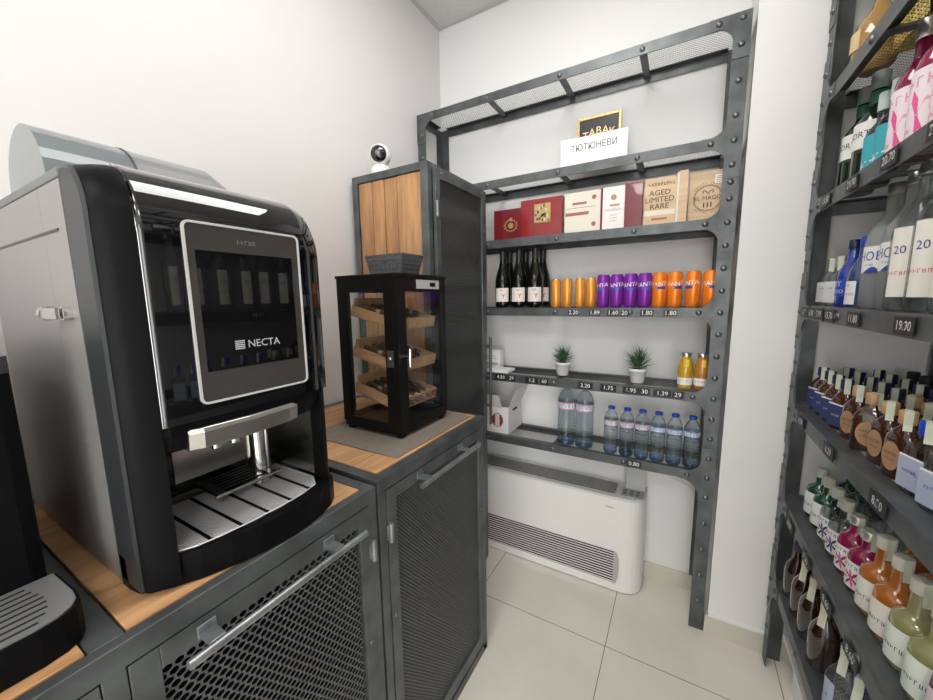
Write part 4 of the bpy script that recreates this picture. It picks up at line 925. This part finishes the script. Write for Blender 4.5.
HB = Pool(bottle('vodka_bottle', 'bottle', bg, M_frost, [(.0185, .2805), (.0185, .306), (.016, .308)], M_silv,
    labels=(('label', lab(.0462, .090, .156, 1.0, (('НОВА', .030, .130, 1, 0), ('vodka', .008, .110, 1, -.01), )), (M_wht_lab, M_navy)),
            ('label_wave', lambda mb: mb.prism([(-.018+.036*k/8, .0905+.014*math.sin(PI*k/8)) for k in range(9)]+[(.018, .090), (-.018, .090)], 'y', -.0475, -.0470), [M_navy]))).e)
HB.put((XD+.026, 1.372, zC), RF+R(38), 'tall frosted vodka bottle, left of the pair, white label with blue letters', 'frosted vodka bottles')
HB.put((XD+.026, 1.275, zC), RF+R(38), 'tall frosted vodka bottle, right of the pair, white label with blue letters', 'frosted vodka bottles')
HV = Pool(bottle('vodka_bottle', 'bottle', bg, M_clr, [(.0185, .2805), (.0185, .306), (.016, .308)], M_silv,
    labels=(('label', lab(.0462, .030, .175, .42, (('20', .024, .128, 1, 0), ('FRESH', .014, .080, 2, 0))), (mat('cream_label', (.80, .78, .70), .5), M_navy, mat('pink_print', (.65, .08, .20), .5))),)).e)
HV.put((XD+.010, 1.180, zC), RF+R(30), 'tall clear bottle with long cream label, in front of the frosted pair', 'tall clear bottles')
HV.put((XD+.006, 1.080, zC), RF+R(30), 'tall clear bottle with long cream label, at the picture edge', 'tall clear bottles')
for y in (.98, .88, .78, .68, .58): HV.put((XD+.002, y, zC), RF+R(10), 'tall clear bottle seen only as a reflection in the coffee machine', 'tall clear bottles mirrored in the coffee machine')
for i, (y, x_) in enumerate(((1.33, XD+.13), (1.22, XD+.13), (1.42, XD+.13))): HB.put((x_, y, zC), RF, 'frosted vodka bottle in the second row', 'frosted vodka bottles in the second row')
# shelf B: gin, pink, teal
zB = rs(2)
gb = [(.038, 0), (.0425, .006), (.0425, .155), (.038, .185), (.020, .212), (.0160, .225), (.0155, .262)]
GG = Pool(bottle('gin_bottle', 'bottle', gb, mat('green_black_glass', (.012, .028, .016), .05, coat=1., trans=.1), [(.0185, .262), (.019, .264), (.019, .305), (.017, .308), (.001, .308)], mat('grey_green_cap', (.24, .28, .24), .45),
    labels=(('label', lab(.0432, .105, .175, .95, (('NORTA', .024, .142, 1, 0),)), (M_wht_lab, M_ink)), ('collar', lambda mb: mb.lathe([(.0168, .224), (.0175, .226), (.0175, .255), (.0168, .257)], n=16), [mat('green_collar', (.02, .14, .08), .4)]))).e)
GG.put((XF+.006, 1.655, zB), RF+R(30), 'tall dark green gin bottle beside the post on the upper shelf, white label', 'tall dark green gin bottles')
GG.put((XF+.006, 1.560, zB), RF+R(30), 'tall dark green gin bottle next to the teal labelled bottles', 'tall dark green gin bottles')
tq = [(.030, 0), (.034, .005), (.034, .110), (.030, .128), (.015, .150), (.0135, .175)]
TQ = Pool(bottle('liqueur_bottle', 'bottle', tq, glassy('clear_glass_dark', (.55, .58, .58), .3, 1.3, 1.5), [(.0150, .175), (.0155, .177), (.0155, .218), (.014, .220)], mat('pale_teal_cap', (.55, .66, .62), .5),
    labels=(('label', lab(.0346, .005, .115, 1.1, (('K3', .036, .036, 1, 0),)), (mat('teal_label', (.05, .40, .46), .5), M_chalk)),)).e)
TQ.put((XF-.004, 1.470, zB), RF+R(32), 'small bottle with bright teal label, next to the dark green bottles', 'teal labelled bottles')
TQ.put((XF-.004, 1.398, zB), RF+R(32), 'small bottle with bright teal label, next to the pink bottles', 'teal labelled bottles')
M_mag = mat('raspberry_spirit', (.32, .010, .085), .05, coat=1., trans=.35, ior=1.35)
def star_lab(r, z0, z1, w_, inks):
    def f(mb):
        mb.wrap(r, z0, z1, -w_, w_, 0, 12); cz = z0+(z1-z0)*.38; ext = (z1-z0)*.36
        for k in range(8):
            an = 2*PI*k/8+.2; q = lambda rr, aa: (math.sin(rr*math.cos(aa)/r)*r*1.012, -math.cos(rr*math.cos(aa)/r)*r*1.012, cz+rr*math.sin(aa))
            mb.add([q(.002, an-1), q(ext*.6, an-.22), q(ext, an), q(ext*.6, an+.22), q(.002, an+1)], [(0, 1, 2, 3, 4)], 1 if k % 2 == 0 else 2)
        mb.text('AVORA', (z1-z0)*.22, lambda a, c: (math.sin(a/r)*r*1.012, -math.cos(a/r)*r*1.012, z1-(z1-z0)*.17+c), 2)
    return f
M_pinkl = mat('pink_white_label', (.84, .74, .78), .5); M_pink = mat('hot_pink_print', (.80, .10, .32), .5)
PK = Pool(bottle('gin_bottle', 'bottle', gb, M_mag, [(.0170, .262), (.0175, .264), (.0175, .300), (.016, .302)], M_silv, labels=(('label', star_lab(.0432, .012, .160, .85, None), (M_pinkl, M_pink, mat('pale_pink_print', (.75, .35, .48), .5))),)).e)
PK.put((XF+.002, 1.316, zB), RF+R(28), 'tall raspberry pink gin bottle next to the teal labels on the upper shelf', 'tall raspberry gin bottles')
PK.put((XF+.002, 1.225, zB), RF+R(28), 'tall raspberry pink gin bottle, second one, cut by the picture edge', 'tall raspberry gin bottles')
PK.put((XF+.002, 1.132, zB), RF+R(28), 'tall raspberry pink gin bottle, third one towards the viewer', 'tall raspberry gin bottles')
for y in (1.035, .94, .845, .75, .655, .56): GG.put((XF-.006, y, zB), RF+R(10), 'dark green gin bottle seen only as a reflection in the coffee machine', 'gin bottles mirrored in the coffee machine')
# shelf A: gold things
zA = rs(1)
ga = [(.030, 0), (.040, .01), (.052, .05), (.055, .09), (.046, .13), (.022, .165), (.015, .18), (.014, .215)]
GD = Pool(bottle('decanter_bottle', 'bottle', ga, mat('gold_spirit', (.62, .36, .12), .06, coat=1., trans=.4, ior=1.35), [(.018, .215), (.022, .222), (.022, .245), (.015, .26), (.001, .262)], M_goldp, labels=(('label', lab(.0555, .06, .11, .6, ()), (mat('gold_label', (.70, .55, .28), .4),)),)).e)
GD.put((XF, 1.605, zA), RF, 'rounded golden decanter bottle on the top shelf by the post', 'decanters')
gt = MB()
M_glit = mat('gold_foil', (.90, .52, .10), .22, 1.0, noise=.6, nscale=60, bump=1., bscale=45)
def foilbox(label, x, y, wx, wy, h, seed):
    random.seed(seed); t = Thing('foil_gift_bag', label, 'gift bag', (x, y, zA)); g_ = MB(); n = 9; m_ = 8; vs = []
    for j in range(m_+1):
        for i in range(4*n):
            sd_, f = divmod(i, n); f = f/n*2-1; px_, py_ = ((f, -1), (1, f), (-f, 1), (-1, -f))[sd_]; k = 1-.10*abs(j/m_-.5); j_ = random.uniform(-.004, .004) if 0 < j else 0
            vs.append((x+px_*wx/2*k+j_, y+py_*wy/2*k+j_, zA+h*j/m_+(random.uniform(-.004, .004) if 0 < j < m_ else 0)))
    N = 4*n; g_.add(vs, [(j*N+i, j*N+(i+1) % N, (j+1)*N+(i+1) % N, (j+1)*N+i) for j in range(m_) for i in range(N)]); g_.add(vs[:N], [tuple(range(N))[::-1]])
    # crinkled bottom
    for k in range(60):
        a, b_ = random.uniform(-.45, .45)*wx, random.uniform(-.45, .45)*wy; s_ = .012; g_.add([(x+a+random.uniform(-s_, s_), y+b_+random.uniform(-s_, s_), zA+.0002+random.uniform(0, .006)) for _ in range(3)], [(0, 1, 2)])
    t.part('bag', g_, M_glit); t.part('tie', MB().lathe([(.03, h), (.012, h+.02), (.03, h+.05), (.028, h+.05), (.010, h+.022)], (x, y, zA), 12, caps=False), M_glit)
foilbox('crinkled gold foil bag on the top shelf, nearest the golden decanter', RS_X+.20, 1.43, .24, .19, .22, 1)
foilbox('crinkled gold foil bag on the top shelf, behind the front bar', RS_X+.20, 1.22, .25, .20, .22, 2)
foilbox('crinkled gold foil bag on the top shelf, nearest the viewer', RS_X+.20, 1.01, .25, .20, .22, 4)
# shelf E: flavoured gins
zE = rs(5)
ge = [(.030, 0), (.0345, .005), (.0345, .088), (.031, .102), (.017, .113), (.0140, .118), (.0135, .140)]
go = [(.031, 0), (.0355, .005), (.0360, .094), (.0335, .108), (.020, .117), (.0145, .123), (.0135, .165)]
M_cgl = glassy('clear_cap_glass', (.80, .84, .80), .3, 1.3, 1.5); M_capc = mat('pale_grey_cap', (.52, .52, .48), .3, .3); M_capw = mat('white_wooden_cap', (.68, .66, .60), .5)
def small(nm, prof, glass, labm, inks, capm, capz, caph, capr, star=True, txt=None):
    rr = prof[1][0]+.0009
    lb = star_lab(rr, .012, .080, .95, None) if star else lab(rr+.0008, .014, .088, .95, ((txt, .013, .045, 1, 0),))
    return Pool(bottle(nm, 'bottle', prof, glass, [(capr*.95, capz), (capr, capz+.002), (capr, capz+caph-.002), (capr*.93, capz+caph), (.001, capz+caph)], capm,
        labels=(('label', lb, (labm,)+tuple(inks)), ('tax_strip', lambda mb: tax(mb, capr, capz+caph, capz, capz-.020, .012, 0, 1.1, .002), [M_strip]))).e)
M_grn = mat('bottle_green_glass', (.012, .085, .045), .05, coat=1., trans=.3)
E1 = small('gin_bottle', ge, M_grn, M_wht_lab, (M_ink,), M_capc, .1402, .030, .0155, False, 'NORTA')
E2 = small('gin_bottle', ge, M_clr, M_wht_lab, (mat('violet_print', (.14, .08, .30), .5), mat('violet_dark', (.05, .04, .12), .5)), M_capc, .1402, .030, .0155)
E3 = small('gin_bottle', ge, M_mag, M_wht_lab, (M_pink, mat('plum_print', (.25, .04, .12), .5)), M_silv, .1402, .024, .0175)
E4 = small('liqueur_bottle', go, mat('orange_liqueur', (.62, .20, .03), .05, coat=1., trans=.45, ior=1.35), mat('peach_white_label', (.82, .78, .72), .5), (M_ink,), M_capw, .1652, .028, .0160, False, 'SPRITZ')
E5 = small('liqueur_bottle', go, mat('pale_green_liqueur', (.48, .46, .20), .05, coat=1., trans=.5, ior=1.35), mat('mint_white_label', (.76, .82, .74), .5), (M_ink,), M_capw, .1652, .028, .0160, False, 'SPRITZ')
E6 = small('liqueur_bottle', go, mat('plum_liqueur', (.16, .008, .05), .05, coat=1., trans=.3), mat('lilac_label', (.78, .66, .74), .5), (M_ink,), M_capw, .1652, .028, .0160, False, 'SPRITZ')
XE = XF-.008; rzE = RF+R(30)
seq = list(zip([E1, E1, E2, E2, E3, E3, E4, E4, E5, E5, E6, E6, E6, E6, E6], [1.580-.0735*k for k in range(15)]))
lbE = ['small green gin bottle with white label nearest the far post', 'small green gin bottle with white label, second from the far post', 'small clear gin bottle with violet flower label, next to the green ones', 'small clear gin bottle with violet flower label, next to the raspberry ones', 'small raspberry gin bottle with pink flower label, left of the pair', 'small raspberry gin bottle with pink flower label, right of the pair',
       'orange liqueur bottle with white cap, next to the raspberry pair', 'orange liqueur bottle with white cap, next to the pale green one', 'pale green liqueur bottle with white cap, beside the orange one', 'pale green liqueur bottle with white cap, second towards the viewer', 'plum red liqueur bottle at the lower right corner', 'plum red liqueur bottle nearest the viewer']+['plum red liqueur bottle further towards the viewer']*3
for (P_, y), l_ in zip(seq, lbE): P_.put((XE, y, zE), rzE, l_, 'flavoured spirits, lower shelf front row')
for i, y in enumerate((1.64, 1.56, 1.48, 1.40, 1.32, 1.235, 1.15)):
    (E1 if i < 2 else E2 if i < 5 else E4).put((XE+.090, y, zE), rzE, ['small green gin bottle in the second row by the back post', 'small clear gin bottle in the second row of the lower shelf', 'orange liqueur bottle in the second row of the lower shelf'][0 if i < 2 else 1 if i < 5 else 2], 'second row of the lower shelf')
# shelf F: dark bottles
zF = rs(6)
bf = [(.030, 0), (.034, .005), (.034, .100), (.030, .122), (.016, .148), (.0135, .160), (.0130, .178)]
F1 = Pool(bottle('brown_bottle', 'bottle', bf, M_dbrn, [(.0145, .1782), (.0150, .180), (.0150, .202), (.013, .204), (.001, .204)], M_kraft,
    labels=(('tax_strip', lambda mb: tax(mb, .0150, .204, .176, .135, .017, 0, .9, .010), [mat('cream_strip', (.62, .60, .45), .7)]),)).e)
F0 = Pool(bottle('brown_bottle', 'bottle', bf, M_dbrn, [(.0145, .1782), (.0150, .180), (.0150, .206), (.013, .208), (.001, .208)], mat('slate_cap', (.05, .055, .08), .4)).e)
F0.put((XF-.036, 1.605, zF), RF, 'dark brown bottle with slate cap at the far end of the lowest shelf', 'dark brown bottles, lowest shelf')
for i, y in enumerate((1.515, 1.425, 1.320)): F1.put((XF-.034, y, zF), RF, 'dark brown bottle with cream tax strip on the lowest shelf, %s from the far post' % ('second', 'third', 'fourth')[i], 'dark brown bottles, lowest shelf')
for i, y in enumerate((1.57, 1.48, 1.385, 1.30)): F1.put((XF+.042, y, zF), RF, 'dark brown bottle in the second row of the lowest shelf', 'dark brown bottles in the second row')
F2 = Pool(bottle('clear_bottle', 'bottle', bf, M_clr, [(.0145, .1782), (.0150, .180), (.0150, .202), (.013, .204)], M_bluecap,
    labels=(('label', lab(.0348, .015, .105, .8, (('AQVA', .014, .06, 1, 0),)), (M_lab_bl, M_navy)), ('tax_strip', lambda mb: tax(mb, .0150, .204, .176, .135, .017, 0, .9, .010), [M_strip]))).e)
for i, y in enumerate((1.165, 1.080, .995)): F2.put((XF-.034, y, zF), RF, 'clear bottle with blue label and cap on the lowest shelf, %s' % ('nearest the brown bottles', 'second from the brown bottles', 'nearest the viewer')[i], 'clear bottles, lowest shelf')
# carton below
t = Thing('carton_box', 'white carton standing on the floor under the right shelving unit', 'box', (.56, 1.35, 0))
t.part('body', MB().box(.430, .700, 1.02, 1.62, .0005, .20), M_paper, bevel=.002)
t.part('flap', MB().obox((.412, 1.36, .215), (.070, .46, .002), Matrix.Rotation(R(35), 3, 'Y')), M_paper)

# ------------------------------------------------------------------ price tags
M_tag = mat('tag_black', (.012, .012, .013), .5)
def tag(label, group, s, w_=.062, h_=.030):
    t = Thing('price_tag', label, 'price tag', (0, 0, 0), local=True, group=group)
    t.part('card', MB().box(-w_/2, w_/2, -.0012, 0, -h_/2, h_/2), M_tag); t.part('figures', MB().text(s, .026, lambda a, c: (a, -.0016, c)), M_chalk); return t.e
row = ('first', 'second', 'third', 'fourth', 'fifth', 'sixth', 'seventh', 'eighth')
def place(e, loc, rz, tilt=0): e.location = loc; e.rotation_euler = (tilt, 0, rz)
for i, (x_, s) in enumerate(((-.435, '2.20'), (-.340, '1.89'), (-.262, '1.60'), (-.215, '20'), (-.128, '1.80'), (-.040, '1.80'))):
    place(tag('black price tag on the shelf edge under the cans, %s from left' % row[i], 'price tags under the cans', s, .05 if len(s) > 2 else .03, .024), (x_, BS_Y-.0035, zs[3]-.022), 0)
for i, (x_, s) in enumerate(((-.805, '4.50'), (-.745, '29'), (-.635, '1.2'), (-.570, '60'), (-.372, '2.20'), (-.270, '1.75'), (-.175, '1.95'), (-.120, '30'), (-.052, '1.39'), (.006, '29'))):
    place(tag('black price tag on the edge of the plant shelf, %s from the left' % (row+('ninth', 'tenth'))[i], 'price tags on the plant shelf', s, .068 if len(s) > 2 else .042, .030), (x_, BS_Y-.0035, zs[4]-.018), 0)
place(tag('black price tag on the shelf edge under the small water bottles', 'price tags', '0.80', .062, .030), (-.148, BS_Y-.0035, zs[5]-.018), 0)
def rtag(label, s, y, k, dz=0, w_=.075): place(tag(label, 'price tags on the right unit', s, w_, .034), (RS_X-.0035, y, right_levels[k]-.022+dz), RF)
for i, (s, y) in enumerate((('13.50', 1.56), ('21.90', 1.36), ('20.70', 1.16), ('23.40', .98))): rtag('black price tag on the edge of the gin bottle shelf, %s from the far post' % row[i], s, y, 2)
for i, (s, y) in enumerate((('1.09', 1.655), ('6.90', 1.575), ('7.99', 1.50), ('15.70', 1.41), ('11.80', 1.24), ('19.90', 1.0))): rtag('black price tag on the edge of the vodka shelf, %s from the far post' % row[i], s, y, 3)
for i, (s, y) in enumerate((('4.59', 1.56), ('6.29', 1.29), ('8.50', 1.0))): rtag('black price tag on the edge of the flask shelf, %s from the far post' % row[i], s, y, 4)
for i, (s, y) in enumerate((('6.39', 1.55), ('7.30', 1.36), ('8.60', 1.18), ('8.60', 1.02))): rtag('black price tag on the edge of the flavoured spirits shelf, %s from the far post' % row[i], s, y, 5, -.014)
